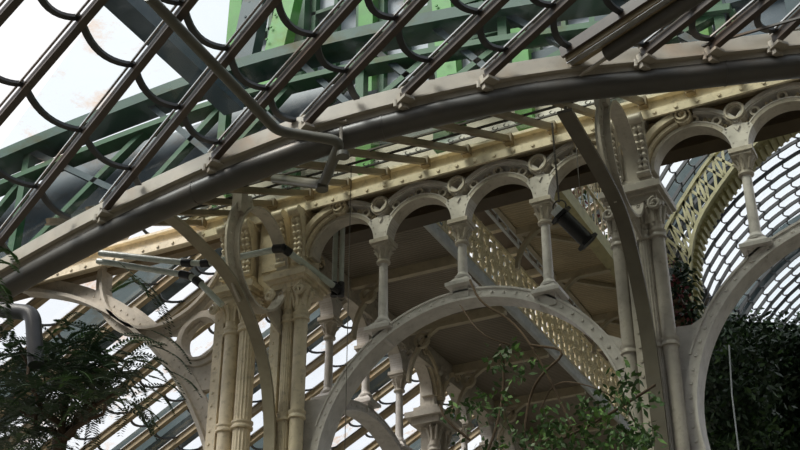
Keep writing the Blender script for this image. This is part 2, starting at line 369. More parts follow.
# ---------------------------------------------------------------- piers
def fluted(b, x, y, z0, z1, r): b.lathe((x, y, 0), [(r, z0), (r, z1)], 32, .10)
def rings(b, x, y, z, r, n=18): b.lathe((x, y, z), [(r, -.07), (r*1.25, -.06), (r*1.25, -.03), (r*1.12, -.01), (r*1.12, .01), (r*1.25, .03), (r*1.25, .06), (r, .07)], n)
def make_pier(label, cx, xs, mt, y=15.76, core=True):
    """xs: list of (kind, x, r); kind r(ound), f(luted), s(trip)"""
    t = thing('iron_pier', label, 'pier', (cx, 16.0, 0))
    x0 = min(x for _, x, _ in xs); x1 = max(x for _, x, _ in xs)
    b = MB(); b.box(x0+.08, x1-.08, 15.84, 16.1, 0, 11.1)
    b.box(x0+.05, x1-.25, 16.1, 16.3, 0, 11.1); b.build('core', mt, t)
    for kind, x, r in xs:
        if kind == 's':
            m = MB(); m.box(x-r, x+r, y-.06, y+.2, 0, 11.0)
            for i in range(22):
                m.rivet((x-r*.3, y-.06, 6.2+i*.22), -Y_, .028)
            m.build('rivet_strip', mt, t)
        else:
            m = MB()
            if kind == 'f': fluted(m, x, y, 0, 11.0, r)
            else: m.lathe((x, y, 0), [(r, 0), (r*.97, 11.0)], 22)
            m.build('fluted_shaft' if kind == 'f' else 'round_shaft', mt, t)
            for zc in (8.85, 10.55):
                c = MB(); rings(c, x, y, zc, r); c.build('collar', mt, t)
            k = MB(); k.lathe((x, y, 10.66), [(r, 0), (r*1.05, .2), (r*1.35, .36), (r*1.5, .42)], 18)
            for i in range(8):
                a = i*PI/4; e = V((math.cos(a), math.sin(a), 0)); p = V((x, y, 10.72))
                k.tube([p+e*r, p+e*r*1.2+Z_*.14, p+e*r*1.65+Z_*.3, p+e*r*1.75+Z_*.24], .03, 5)
            k.build('capital', mt, t)
    e = MB()
    for g, z0, z1 in ((.0, 11.08, 11.18), (.05, 11.18, 11.24), (.10, 11.24, 11.34), (.02, 11.34, 11.42)):
        e.box(x0-.06-g, x1+.08+g, y-.14-g, 16.3+g, z0, z1)
    e.build('entablature', mt, t)
    for x in (x0-.06, x1+.06):
        v = MB()
        for q in range(1):
            v.tube(spiral((x, 10.98), .10, 1.5, PI/2, 1 if x > cx else -1, y-.18), .03, 6)
        v.build('volute', mt, t)
    # panelled upper block with leafy consoles
    u = MB(); u.box(x0+.02, x1-.02, 15.78, 16.3, 11.42, 12.75); u.box(x0-.03, x1+.03, 15.72, 16.32, 11.42, 11.55); u.box(x0-.03, x1+.03, 15.72, 16.32, 12.5, 12.62); u.build('upper_block', mt, t)
    p = MB()
    w = (x1-x0)/2-.14; xc = (x0+x1)/2
    if w > .12:
        p.band((xc, 15.72, 12.1), w*.75, w, 0, PI, X_, Z_, Y_*.08, 16)
        p.box(xc-w, xc-w*.75, 15.72, 15.8, 11.6, 12.1); p.box(xc+w*.75, xc+w, 15.72, 15.8, 11.6, 12.1)
        p.build('arched_panel', mt, t)
    for x in (x0+.07, x1-.07):
        c = MB()
        pr = [(0, 11.5), (-.06, 11.5), (-.08, 11.7), (-.07, 12.0), (-.14, 12.25), (-.26, 12.42), (-.28, 12.55), (0, 12.6)]
        c.plate([(a, z) for a, z in pr], (x-.075, 15.78, 0), Y_, Z_, X_*.15)
        c.tube([V((x-.1, 15.52, 12.46)), V((x+.1, 15.52, 12.46))], .085, 10)
        c.tube([V((x-.1, 15.68, 11.58)), V((x+.1, 15.68, 11.58))], .05, 8)
        c.build('console', mt, t)
        f = MB()
        for i in range(7):
            z = 11.66+i*.105; yy = 15.66-max(0, i-3)*.035
            f.lathe((x-.035, yy, z), [(.01, -.05), (.05, 0), (.02, .06)], 6); f.lathe((x+.035, yy, z), [(.01, -.05), (.05, 0), (.02, .06)], 6)
        f.build('leaf_drop', mt, t)
    return t
make_pier('grey clustered iron pier right of the middle arch', PC,
          [('r', -4.44, .10), ('s', -4.24, .09), ('f', -4.05, .10), ('r', -3.86, .105)], 'stone_grey')  # weaker light on this pier put into a greyer colour than the left piers
make_pier('cream iron pier, right half of the pair at left, beside the middle arch', -10.09,
          [('s', -10.30, .09), ('f', -10.08, .095), ('r', -9.84, .115)], 'cream')
make_pier('cream fluted pier, left half of the pair, joined to the arch at far left', -11.1,
          [('s', -11.42, .09), ('r', -11.18, .125), ('f', -10.86, .145)], 'cream')
lp_ = [o for o in col.objects if o.name.startswith('iron_pier')][-1]
b = MB(); b.box(-10.80, -10.30, 15.86, 16.3, 11.2, 12.75); b.box(-10.72, -10.38, 15.83, 15.9, 11.6, 12.3); b.build('link_panel', 'cream', lp_)
# side piers deeper along the gallery
def side_pier(label, yc):
    t = thing('iron_pier', label, 'pier', (XS, yc, 0)); b = MB(); b.box(XS-.2, XS+.12, yc-.2, yc+.2, 0, 11.1); b.build('core', 'cream_grey', t)
    for dy in (-.22, .22):
        m = MB(); m.lathe((XS+.12, yc+dy, 0), [(.11, 0), (.105, 11)], 16); rings(m, XS+.12, yc+dy, 8.85, .11); rings(m, XS+.12, yc+dy, 10.55, .11); m.build('round_shaft', 'cream_grey', t)
        k = MB()
        for i in range(8):
            a = i*PI/4; e = V((math.cos(a), math.sin(a), 0)); p = V((XS+.12, yc+dy, 10.72)); k.tube([p+e*.1, p+e*.13+Z_*.14, p+e*.18+Z_*.3, p+e*.19+Z_*.24], .03, 5)
        k.build('capital', 'cream_grey', t)
    e = MB()
    for g, z0, z1 in ((.12, 11.06, 11.2), (.22, 11.2, 11.32), (.08, 11.32, 11.45)): e.box(XS-.2-g, XS+.2+g, yc-.3-g, yc+.3+g, z0, z1)
    e.build('entablature', 'cream_grey', t)
    u = MB(); u.box(XS-.2, XS+.05, yc-.22, yc+.22, 11.45, 12.4); u.build('upper_block', 'cream_grey', t)
    v = MB()
    for dy in (-.15, .15):
        v.plate([(0, 11.5), (.08, 11.5), (.08, 11.95), (.2, 12.2), (.24, 12.35), (0, 12.4)], (XS+.05, yc+dy-.06, 0), X_, Z_, Y_*.12); v.tube([(XS+.22, yc+dy-.08, 12.27), (XS+.22, yc+dy+.08, 12.27)], .07, 10)
    v.build('console', 'cream_grey', t)
side_pier('shaded side pier with a bracket, low behind the middle arch', SC+HB)
side_pier('dark pier farthest along the side arcade under the left gallery', SC+3*HB)

# ---------------------------------------------------------------- long beams
def beam_thing():
    t = thing('arcade_entablature', 'long cream riveted beam running above all the arcade arches', 'beam', (-6, 16, 12.7))
    b = MB(); b.box(-17.5, 3, 15.92, 16.3, 12.70, 12.98); b.box(-17.5, 3, 15.82, 16.34, 12.98, 13.03); b.build('beam_face', 'cream', t)
    s = MB(); s.box(-17.5, 3, 15.70, 15.75, 12.54, 12.68); s.box(-17.5, 3, 15.74, 16.25, 12.66, 12.70)
    for i in range(62): s.rivet((-17.2+i*.33, 15.70, 12.61), -Y_, .036)
    s.build('rivet_strip', 'cream', t)
    r = MB(); r.box(-17.5, 3, 16.02, 16.2, 12.58, 12.69); r.build('soffit_board', 'brown_iron', t)
beam_thing()
t = thing('plate_girder', 'dark brown plate girder close behind the arcade arches', 'girder', (-5, 17, 12.5))
b = MB(); b.box(-10.3, 3, 16.7, 16.76, 12.5, 13.15); b.box(-10.3, 3, 16.62, 16.98, 12.46, 12.52)
for i in range(60): b.rivet((-10.1+i*.22, 16.7, 12.58), -Y_, .02)
b.build('girder_web', 'girder_brown', t)
s = MB()
for i in range(9):
    for j in range(3): s.band((-9.4+i*1.45+j*.09, 16.69, 12.85), .02, .05, 0, 2*PI, X_, Z_, Y_*.02, 10)
s.build('rosettes', 'cream', t)
t = thing('side_girder', 'riveted grey girder running back above the side arcade', 'girder', (XS, 22, 12.3))
b = MB(); b.box(XS+.08, XS+.2, 16.6, 42, 12.26, 12.8); s = b
for i in range(70):
    for j in range(3): s.rivet((XS+.2, 17+i*.22+(j % 2)*.11, 12.34+j*.16), X_, .022)
s.build('girder_web', 'cream_grey', t)

# ---------------------------------------------------------------- transverse braces with rings
def brace(label, X, zc, mt, pts, ring, legz, web):
    """pts: (y, z) soffit polyline; ring: (yc, zc, r)"""
    t = thing('ring_bracket', label, 'bracket', (X, 15.6, 5.5))
    W = .20
    P = [V((X, y, z)) for y, z in pts]
    # smooth the polyline
    for _ in range(2):
        Q = [P[0]]
        for a, b in zip(P, P[1:]): Q += [a*.75+b*.25, a*.25+b*.75]
        P = Q+[P[-1]]
    b = MB(); b.strip(P, W, .05, X_); b.build('curved_flange', 'brace_shade' if X > -6 else 'brace_shade_olive', t)
    w = MB(); w.sweep([p+V((0, .045, .045)) for p in P], [(-.02, -.06), (.02, -.06), (.02, .06), (-.02, .06)], side=X_)
    w.build('web', mt, t)
    yc, z, ry, rz = ring
    E = lambda q, k=0: (( ry+k)*math.cos(q), (rz+k)*math.sin(q))
    g = MB(); g.strip([V((X, yc+E(2*PI*i/48)[0], z+E(2*PI*i/48)[1])) for i in range(48)], W*1.1, .04, X_, closed=True); g.build('ring', mt, t)
    # riveted plate filling between ring, flange and beam on the near side
    pl = MB(); A = [E(q) for q in [PI*.62+i*(PI*.72)/16 for i in range(17)]]
    B = [E(q, .22) for q in [PI*.62+i*(PI*.72)/16 for i in range(17)]]
    pl.plate(A+B[::-1], (X-.02, yc, z), Y_, Z_, X_*.04)
    for i in range(13):
        q = PI*.64+i*(PI*.68)/12
        for sx in (1, -1): pl.rivet((X+.02*sx, yc+E(q, .12)[0], z+E(q, .12)[1]), X_*sx, .026)
    pl.box(X-.09, X+.09, yc-ry*.8-.14, yc-ry*.8+.04, z+rz*.6, 12.74)
    pl.build('gusset', mt, t)
    lp = MB(); A = [E(q) for q in [-PI*.38+i*(PI*.30)/8 for i in range(9)]]
    lp.plate(A+[(15.75-yc, A[-1][1]), (15.75-yc, A[0][1]-.2)], (X-.02, yc, z), Y_, Z_, X_*.04)
    lp.build('lower_gusset', mt, t)
    return t
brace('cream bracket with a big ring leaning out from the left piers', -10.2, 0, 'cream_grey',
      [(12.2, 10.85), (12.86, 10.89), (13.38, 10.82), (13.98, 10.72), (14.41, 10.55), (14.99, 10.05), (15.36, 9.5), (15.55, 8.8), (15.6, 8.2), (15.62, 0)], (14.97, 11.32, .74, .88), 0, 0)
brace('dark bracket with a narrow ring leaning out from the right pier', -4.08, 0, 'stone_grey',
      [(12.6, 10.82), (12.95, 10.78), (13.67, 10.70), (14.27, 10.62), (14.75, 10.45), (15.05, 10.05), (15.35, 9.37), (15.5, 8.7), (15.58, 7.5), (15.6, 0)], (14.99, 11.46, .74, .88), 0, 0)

# arch and rings at far left, in the plane of the arcade
t = thing('ringed_arch', 'cream arch with a large ring, curving left from the left piers behind the foliage', 'arch', (-11.55, 16, 7))
O = V((-17.76, 15.9, 6.2))
b = MB(); b.band(O, 6.55, 6.62, -.05, 1.35, X_, Z_, Y_*.32, 40); b.band(O+Y_*.1, 6.6, 6.86, -.05, 1.35, X_, Z_, Y_*.08, 40)
for i in range(40):
    q = .05+i*.03; b.rivet(O+V((6.73*math.cos(q), .1, 6.73*math.sin(q))), -Y_, .022)
b.build('arch_band', 'cream_grey', t)
RC = V((-12.95, 15.9, 12.52))
b = MB(); b.band(RC, 1.36, 1.42, 0, 2*PI, X_, Z_, Y_*.3, 48); b.band(RC+Y_*.085, 1.425, 1.56, 0, 2*PI, X_, Z_, Y_*.11, 48)
for i in range(36): q = i*PI/18; b.rivet(RC+V((1.48*math.cos(q), .085, 1.48*math.sin(q))), -Y_, .022)
b.build('large_ring', 'cream_grey', t)
b = MB(); b.band(O+Y_*.12, 6.8, 6.92, .70, .92, X_, Z_, Y_*.05, 14); b.build('tangent_plate', 'cream_grey', t)
b = MB(); b.band(V((-11.98, 15.92, 10.72)), .37, .42, 0, 2*PI, X_, Z_, Y_*.26, 28); b.band(V((-11.98, 15.97, 10.72)), .425, .52, 0, 2*PI, X_, Z_, Y_*.14, 28); b.build('small_ring', 'cream_grey', t)
b = MB(); b.plate([(-11.5, 10.2), (-11.5, 9.75), (-12.15, 9.75), (-12.3, 10.05), (-12.2, 10.3)], (0, 16.02, 0), X_, Z_, Y_*.08)
b.plate([(-11.52, 9.9), (-11.48, 6), (-11.2, 6), (-11.35, 9.9)][::1], (0, 16.03, 0), X_, Z_, Y_*.08)
b.plate([(-11.45, 11.2), (-11.45, 10.3), (-11.62, 10.4), (-11.58, 10.7), (-11.7, 11.0)], (0, 16.02, 0), X_, Z_, Y_*.08)
b.plate([(-12.3, 11.35), (-12.05, 11.05), (-12.35, 10.85), (-12.75, 10.95), (-12.9, 11.15)], (0, 16.015, 0), X_, Z_, Y_*.08)
for p in ((-11.6, 9.9), (-11.85, 9.95), (-12.05, 10.0), (-11.55, 10.1)): b.rivet((p[0], 16.02, p[1]), -Y_, .025)
b.build('corner_plate', 'cream_grey', t)

# ---------------------------------------------------------------- big foreground rib with pipe
edge_px = [(-160, 366), (-70, 305), (0, 263), (50, 234), (100, 207), (150, 183), (200, 160), (250, 139), (300, 120), (350, 104), (400, 91), (440, 81), (483, 72), (520, 65), (560, 59), (605, 54), (650, 50), (715, 43), (780, 36), (860, 29), (960, 24)]
RP = [onU(u, v) for u, v in edge_px]
def smooth(P, it=2):
    for _ in range(it):
        Q = [P[0]]
        for a, b in zip(P, P[1:]): Q += [a*.75+b*.25, a*.25+b*.75]
        P = Q+[P[-1]]
    return P
RPs = smooth(RP)
t = thing('curved_rib', 'great dark curved rib with a round pipe below, sweeping across the whole view', 'rib', RP[0])
def prof_sweep(b, path, prof):                            # prof (horizontal outward, vertical)
    n = len(path); rr = []
    for i, p in enumerate(path):
        tg = path[min(i+1, n-1)]-path[max(i-1, 0)]; h = V((tg.y, -tg.x, 0)).normalized()     # towards the viewer
        rr.append([p+h*a+Z_*z for a, z in prof])
    k = len(prof); vs = [q for r in rr for q in r]; fs = []
    for i in range(n-1):
        for q in range(k): fs.append((i*k+q, i*k+(q+1) % k, (i+1)*k+(q+1) % k, (i+1)*k+q))
    fs += [tuple(range(k))[::-1], tuple((n-1)*k+q for q in range(k))]
    b.add(vs, fs)
b = MB(); prof_sweep(b, RPs, [(.04, .03), (.04, -.19), (.08, -.20), (.08, -.225), (.02, -.23), (.0, -.33), (-.30, -.33), (-.30, .03)]); b.build('gutter_box', 'rib_box', t)
b = MB(); PR = .165
prof_sweep(b, RPs, [(-.13+PR*math.cos(2*PI*i/20), -.40+PR*math.sin(2*PI*i/20)) for i in range(20)]); b.build('pipe', 'rib_pipe', t)
for i in range(10, len(RPs)-3, 15):
    b = MB()
    tg = (RPs[i+1]-RPs[i-1]).normalized(); seg = [RPs[i]-tg*.012, RPs[i]+tg*.012]
    prof_sweep(b, seg, [(-.13+(PR+.006)*math.cos(2*PI*k/20), -.40+(PR+.006)*math.sin(2*PI*k/20)) for k in range(20)])
    b.build('weld_seam', 'rib_pipe', t)

# ---------------------------------------------------------------- upper glass roof
DU = V((.89, -.44, .116)).normalized()
SD = V((.44, .89, .057)).normalized()
tops = [(-150, 0), (-65, 0), (15, 0), (97, 3), (190, 0), (273, 0), (353, 0), (420, 0), (500, 0), (567, 0), (665, 0), (710, 0), (767, 0), (800, 15), (850, 8)]
flabels = ['brown rafter beyond the top left corner of the view, outermost', 'brown rafter beyond the top left corner of the view', 'far left brown rafter cutting the top left corner of the glass roof', 'brown rafter second from the top left corner of the upper glass roof', 'brown rafter running up from the left edge just above the great rib',
           'brown rafter landing on the great rib above the far left ring arch', 'brown rafter crossed by the bent dark pipe halfway down the upper roof', 'brown rafter landing at the elbow of the bent dark pipe',
           'brown rafter landing right of the bent dark pipe, on the crown of the rib', 'brown rafter landing on the rib left of the thick pale roof member', None,
           'brown rafter first to the right of the thick pale roof member', 'brown rafter second to the right of the thick pale roof member', 'brown rafter nearest the top right corner', 'brown rafter beyond the top right corner of the view']
def rib_y(x):
    for a, b in zip(RPs, RPs[1:]):
        if a.x <= x <= b.x: return a.y+(b.y-a.y)*(x-a.x)/(b.x-a.x)
    return None
def foot(u, v):
    p = onU(u, v, -.10)+Z_*.10; st = 0
    while st < 30:
        ry = rib_y(p.x)
        if ry is None or p.y >= ry-.04: break
        p = p-DU*.02; st += .02
    return p
GI = 10
FT = [foot(u, v) for u, v in tops]
fpx = {2: (-40, 62), 3: (0, 117), 4: (0, 240), 5: (108, 203), 6: (217, 153), 7: (305, 122), 8: (405, 92), 9: (487, 74), 10: (570, 62), 11: (646, 51), 12: (713, 45), 13: (777, 37)}
DR = []
for i, (u, v) in enumerate(tops):
    if i in fpx:
        a, b = onU(u, v, -.10)+Z_*.10, onU(*fpx[i], -.10)+Z_*.10
        d = (a-b).normalized(); st = 0; p = b-d*1.2
        while st < 2.4 and i > 4:
            ry = rib_y(p.x)
            if ry is not None and p.y < ry-.04: break
            p = p+d*.02; st += .02
        if i <= 4:
            p = b
            while rib_y(p.x) is not None and p.y < rib_y(p.x)-.04: p = p-d*.02
        FT[i] = p; DR.append(d)
    else: DR.append(DU)
rib_poly = RPs
def shift_to_rib(p):
    return p
for i, p in enumerate(FT):
    if i == GI: continue
    DU = DR[i]; q = p+DU*13.5
    t = thing('roof_rafter', flabels[i], 'rafter', p, 'rafters of the upper glass roof')
    n = SD.cross(DU).normalized()
    if n.z < 0: n = -n
    a, e = p-n*.09, q-n*.09
    b = MB(); b.bar(a, e, .045, .14, SD); b.bar(a-n*.06, e-n*.06, .095, .03, SD); b.build('rafter_bar', 'rafter', t)
    b = MB(); b.bar(a+n*.075-SD*.06, e+n*.075-SD*.06, .03, .02, SD); b.build('glazing_strip', 'strip_metal', t)
    k = MB(); f = a-DU*.02
    k.sweep([f-n*.14-DU*.03, f-n*.14+DU*.15], [(-.09, -.02), (.09, -.02), (.09, .02), (-.09, .02)], side=SD)
    k.sweep([f-n*.24+DU*.0, f-n*.02+DU*.0], [(-.07, -.035), (.07, -.035), (.07, .035), (-.07, .035)], side=SD)
    k.lathe(tuple(f-n*.15-DU*.05), [(.045, -.05), (.045, .05)], 8)
    k.lathe(tuple(f-n*.15-DU*.05-SD*.09), [(.03, -.05), (.03, .05)], 8)
    k.build('foot_bracket', 'rib_box', t)
DU = DR[GI]; p = FT[GI]; t = thing('roof_principal', 'thick pale roof member with a dark tube under it, top right', 'roof beam', p)
n = SD.cross(DU).normalized(); n = n if n.z > 0 else -n
b = MB(); b.bar(p-n*.10-SD*.02, p+DU*9-n*.10-SD*.02, .20, .12, SD); b.build('box_member', 'rafter_light', t)
b = MB(); b.bar(p-n*.02-SD*.15, p+DU*9-n*.02-SD*.15, .05, .16, SD); b.build('edge_strip', 'rafter', t)
b = MB(); b.bar(p-n*.17-SD*.06, p+DU*9-n*.17-SD*.06, .09, .02, SD); b.build('light_strip', 'strip_metal', t)
b = MB(); b.tube([p+DU*.42-n*.22+SD*.12, p+DU*9-n*.22+SD*.12], .095, 14); b.build('tube', 'rib_pipe', t)
b = MB(); b.tube([p-DU*.0-n*.30+SD*.10, p+DU*.45-n*.28+SD*.10], .025, 8); b.build('rod', 'rib_box', t)

DU = V((.89, -.44, .116)).normalized()
g = MB()
g.add([q+Z_*.0 for q in RPs]+[q+DU*14 for q in RPs], [(i, i+1, len(RPs)+i+1, len(RPs)+i) for i in range(len(RPs)-1)])
w1 = struct(g.build('window_1', 'glass_upper'))
rows = [-16.2, -14.8, -13.5, -12.2, -10.95, -9.7, -8.42, -7.32, -6.33, -5.38, -4.5, -3.7, -2.95, -2.2, -1.45, -.7, .1, .9, 1.7]
for x in rows:
    ry = rib_y(x)
    for i in range(len(FT)-1):
        def hit(k):
            p = FT[k]; s = (x-p.x)/DR[k].x; return p+DR[k]*s, s
        (a, sa), (b_, sb) = hit(i), hit(i+1)
        if sa > 13.3 or sa < -.3 or sb > 13.3: continue
        pts = []
        for j in range(11):
            f = j/10; q = a.lerp(b_, f); q = q-DU*.17*math.sin(PI*f)**.8*1.0-DU*.10*(f*(1-f))*2
            yy = rib_y(q.x)
            if yy is not None and q.y < yy-.03: pts.append(q-Z_*.01)
        if len(pts) > 2:
            m = MB(); m.sweep(pts, [(-.042, -.02), (.042, -.02), (.042, .02), (-.042, .02)]); m.build('pane_lap', 'lead', w1)

# ---------------------------------------------------------------- outside: green ironwork above the glass
def poly(pts, Y): return [at(u, v, Y) for u, v in pts]
GA = smooth([V((-22, 13.7, 12.75)), V((-18, 13.7, 13.45)), V((-14.84, 13.7, 13.9)), V((-11.2, 13.7, 14.15)), V((-9.55, 13.7, 14.15)), V((-7.84, 13.7, 14.02)), V((-6.2, 13.7, 13.8)), V((-4.7, 13.7, 13.55)), V((-2, 13.7, 13.0))])
t = thing('outer_arch_girder', 'curved green lattice girder seen outside through the upper glass', 'girder', (-9, 13.7, 13))
b = MB(); b.strip(GA, .5, .2, Y_); b.build('top_chord', 'girder_green', t)
edge2 = [(-160, 372), (-60, 312), (17, 264), (95, 221), (200, 172), (300, 133), (400, 104), (500, 86), (567, 76), (700, 62), (800, 54)]
GBc = [at(u, v, 13.7) for u, v in edge2]
def lower(p):
    for a, b in zip(GBc, GBc[1:]):
        if a.x <= p.x <= b.x: return V((p.x, 13.7, a.z+(b.z-a.z)*(p.x-a.x)/(b.x-a.x)))
    return V((p.x, 13.7, min(p.z-1.2, 11.5)))
GB = [lower(p) for p in GA]; GM = [p-Z_*.55 for p in GA]
b = MB(); b.strip(GB, .3, .3, Y_); b.build('bottom_chord', 'teal_dark', t)
b = MB(); b.strip(GM, .3, .10, Y_); b.build('middle_chord', 'green', t)
for i in range(1, len(GA)-1, 3):
    if i % 2 == 0:
        b = MB(); b.bar(GA[i], GB[i], .16, .14, Y_); b.build('post', 'green', t)
    j = min(i+3, len(GA)-1)
    b = MB(); b.bar(GA[i], GB[j], .15, .1, Y_); b.build('diagonal', 'teal_dark', t)
    b = MB(); b.bar(GB[i], GM[j], .15, .1, Y_); b.build('diagonal', 'green' if i % 3 else 'teal_dark', t)
t = thing('outer_roof', 'dark slate blue sheet roof outside behind the green lattice girder', 'roof', (-13, 14.6, 12))
rr = random.Random(5)
for i in range(0, len(GA)-1):
    a_, c_ = GA[i], GA[i+1]; f0, f1 = .05, (.84+.12*rr.random() if GA[i].x < -8.5 else .35+.5*rr.random())
    if rr.random() < .12: continue
    if GB[i].x > -4.3: continue
    b = MB()
    def pt(k, f): q = GA[k]*(f)+GB[k]*(1-f); return V((q.x, 14.0+.35*f, q.z+.05))
    b.plate([(0, 0), (1, 0), (1, 1), (0, 1)], (0, 0, 0), X_, Z_, Y_) if False else None
    q = [pt(i, f0), pt(i+1, f0), pt(i+1, f1), pt(i, f1)]
    b.add(q+[x+Y_*.05 for x in q], [(0, 1, 2, 3), (7, 6, 5, 4), (0, 1, 5, 4), (1, 2, 6, 5), (2, 3, 7, 6), (3, 0, 4, 7)])
    b.build('sheet', 'slate_blue', t)
t = thing('clerestory_front', 'green framed window wall rising outside above the arcade beam', 'windows', (-4, 16.3, 13.3))
XC0 = -11.9
b = MB(); b.box(XC0, 6, 16.2, 16.5, 13.05, 13.8); b.build('parapet', 'stone_grey', t)
for z0, z1 in ((14.62, 14.82), (16.35, 16.6), (18.2, 18.7)):
    b = MB(); b.box(XC0, -5.9, 16.2, 16.5, z0, z1); b.build('rail', 'green', t)
    b = MB(); b.box(-5.9, 6, 16.2, 16.5, z0, z1); b.build('rail', 'teal_dark', t)
for i in range(13):
    x = XC0+i*1.5
    b = MB(); b.box(x-.15, x+.15, 16.05, 16.5, 13.3, 18.5); b.build('post', 'teal_dark' if x > -5 and i % 3 else 'green_bright' if i % 2 == 0 else 'green', t)
    b = MB(); b.box(x+.18, x+1.32, 16.34, 16.4, 13.8, 14.62)
    b.build('lower_panel', 'window_white' if i % 4 == 1 and x < -4 else 'slate_blue', t)
    for z0, z1 in ((14.82, 16.35), (16.6, 18.2)):
        b = MB(); b.box(x+.2, x+.30, 16.22, 16.4, z0, z1); b.box(x+1.2, x+1.3, 16.22, 16.4, z0, z1); b.box(x+.71, x+.79, 16.22, 16.4, z0, z1); b.box(x+.2, x+1.3, 16.22, 16.4, z0+.7, z0+.78)
        fr = b.build('window_frame', 'green' if x < -5 else 'teal_dark', t)
        b = MB(); b.box(x+.27, x+1.23, 16.38, 16.4, z0, z1); b.build('pane', 'window_white' if x < -5 else 'slate_blue', fr)
for k, (px, w, mt) in enumerate((((262, 80, 300, -30), .42, 'green_bright'), ((222, 130, 262, -10), .5, 'teal_dark'), ((452, 60, 440, -30), .35, 'green_bright'))):
    a = at(px[0], px[1], 15.2); c = at(px[2], px[3], 15.5)
    b = MB(); b.bar(a-Z_*1.3, c+Z_*.5, w, .25, X_)
    for i in range(10): b.rivet(a.lerp(c, i/9)-V((.1, .13, 0)), -Y_, .03)
    tag(b.build('outer_post', mt), ['bright green riveted post outside the upper glass, left of the window panes', 'dark blue green post outside, leftmost behind the bent pipe', 'bright green post outside behind the crown of the great rib'][k], 'post')
bz = 12.9; a = ray(165, 36); a = CAM+a*((bz-1.6)/a.z)
b = MB(); b.bar(V((a.x, 4, bz)), V((a.x, 12.9, bz)), .42, .35, Z_)
tag(b.build('outer_beam', 'slate_blue'), 'blue grey beam outside crossing the top left of the glass roof', 'beam')

# ---------------------------------------------------------------- sloping glass strip between rib and arcade beam
s0 = V((0, 15.86, 13.03)); sd = V((0, -math.cos(math.radians(27)), -math.sin(math.radians(27))))
LS = 4.2
t = None
cuts = [0, .9, 1.55, 2.3, 3.0, LS]
def slen(x):
    ry = rib_y(x)
    return LS if ry is None else min(LS, (s0.y-(ry+.12))/math.cos(math.radians(27)))
xs_ = [-12.2+.6*i for i in range(23)]
w2 = None
for j in range(5):
    g = MB(); vs = []; fs = []
    for x in xs_:
        l = slen(x); p = s0+sd*min(cuts[j], l); q = s0+sd*min(cuts[j+1], l); vs += [V((x, p.y, p.z)), V((x, q.y, q.z))]
    for i in range(len(xs_)-1):
        if (vs[2*i]-vs[2*i+1]).length > .01 or (vs[2*i+2]-vs[2*i+3]).length > .01: fs.append((2*i, 2*i+1, 2*i+3, 2*i+2))
    g.add(vs, fs)
    o = g.build('window_2' if j == 0 else 'pane_row', 'glass_frost' if j == 1 else 'glass_green', w2)
    if j == 0: w2 = struct(o)
b = MB()
for j in range(1, 5):
    a = s0+sd*cuts[j]; xe = 1
    while slen(xe) < cuts[j]: xe -= .1
    b.bar(V((-12.2, a.y, a.z-.01)), V((xe, a.y, a.z-.01)), .03, .03, Z_)
b.build('glazing_line', 'dark_iron', w2)
for i in range(19):
    x = -12.05+.745*i
    t = thing('strip_rafter', 'short brown rafter under the sloping green glass strip above the arcade', 'rafter', (x, s0.y, s0.z), 'rafters of the sloping glass strip')
    LX = slen(x)
    b = MB(); a = V((x, s0.y-.05, s0.z-.09)); b.bar(a, a+sd*LX, .06, .09, X_); b.bar(a-V((0, 0, .05)), a+sd*LX-V((0, 0, .05)), .10, .02, X_); b.build('rafter_bar', 'brown_iron', t)
    b = MB(); b.box(x-.07, x+.07, s0.y-.12, s0.y-.0, s0.z-.2, s0.z-.03); b.build('shoe', 'brown_iron', t)
    for q in (.25, .5, .75):
        h = MB(); p = s0+sd*1.22+V((x+.745*q, 0, -.03)); h.tube(arc(p, .04, 0, 1.5*PI, X_, Y_, 8), .008, 4); h.build('pane_hook', 'dark_iron', t)

# ---------------------------------------------------------------- low glass roof at left
g = MB(); g.add([(-30, 16.35, zW(-30)), (-7, 16.9, zW(-7)), (-7, 44, zW(-7)), (-30, 44, zW(-30))], [(0, 1, 2, 3)])
w3 = struct(g.build('window_3', 'glass_side'))
WY = [16.45+.9*i for i in range(22)]
for i, y in enumerate(WY):
    t = thing('side_rafter', 'tan rafter of the low glass roof behind the left piers', 'rafter', (-22, y, zW(-22)), 'rafters of the low side roof')
    b = MB(); p, q = V((-24, y, zW(-24)-.10)), V((-7, y, zW(-7)-.10)); b.bar(p, q, .05, .16, Y_); b.bar(p-Z_*.08, q-Z_*.08, .13, .03, Y_); b.build('rafter_bar', 'rafter_light', t)
    b = MB(); b.bar(p+Z_*.09-Y_*.05, q+Z_*.09-Y_*.05, .04, .02, Y_); b.build('glazing_strip', 'strip_metal', t)
for x in [-21.8+.87*k for k in range(13)]:
    for y in WY[:-1]:
        if y > 28 and x < -16: continue
        pts = []
        for j in range(9):
            f = j/8; dx = -.24*math.sin(PI*f)**.8; pts.append(V((x+dx, y+.9*f, zW(x+dx)-.01)))
        m = MB(); m.sweep(pts, [(-.026, -.018), (.026, -.018), (.026, .018), (-.026, .018)]); m.build('pane_lap', 'lead', w3)
for k, (y, w, lab) in enumerate(((18.95, .75, 'dark teal girder outside, seen through the large ring at left'), (23.4, .9, 'dark teal girder outside, low behind the left foliage'), (26.6, .9, 'dark teal girder outside behind the side arcade'), (31.5, .9, 'farthest dark teal girder outside the low roof'))):
    t = thing('outer_girder', lab, 'girder', (-16, y, zW(-16)+.6))
    b = MB(); b.bar(V((-28, y, zW(-28)+.6)), V((-7, y, zW(-7)+.6)), w, .12, Y_); b.build('flange', 'teal_dark', t)
    b = MB(); b.bar(V((-28, y, zW(-28)+1.1)), V((-7, y, zW(-7)+1.1)), .1, .9, Y_); b.build('web', 'teal_dark', t)

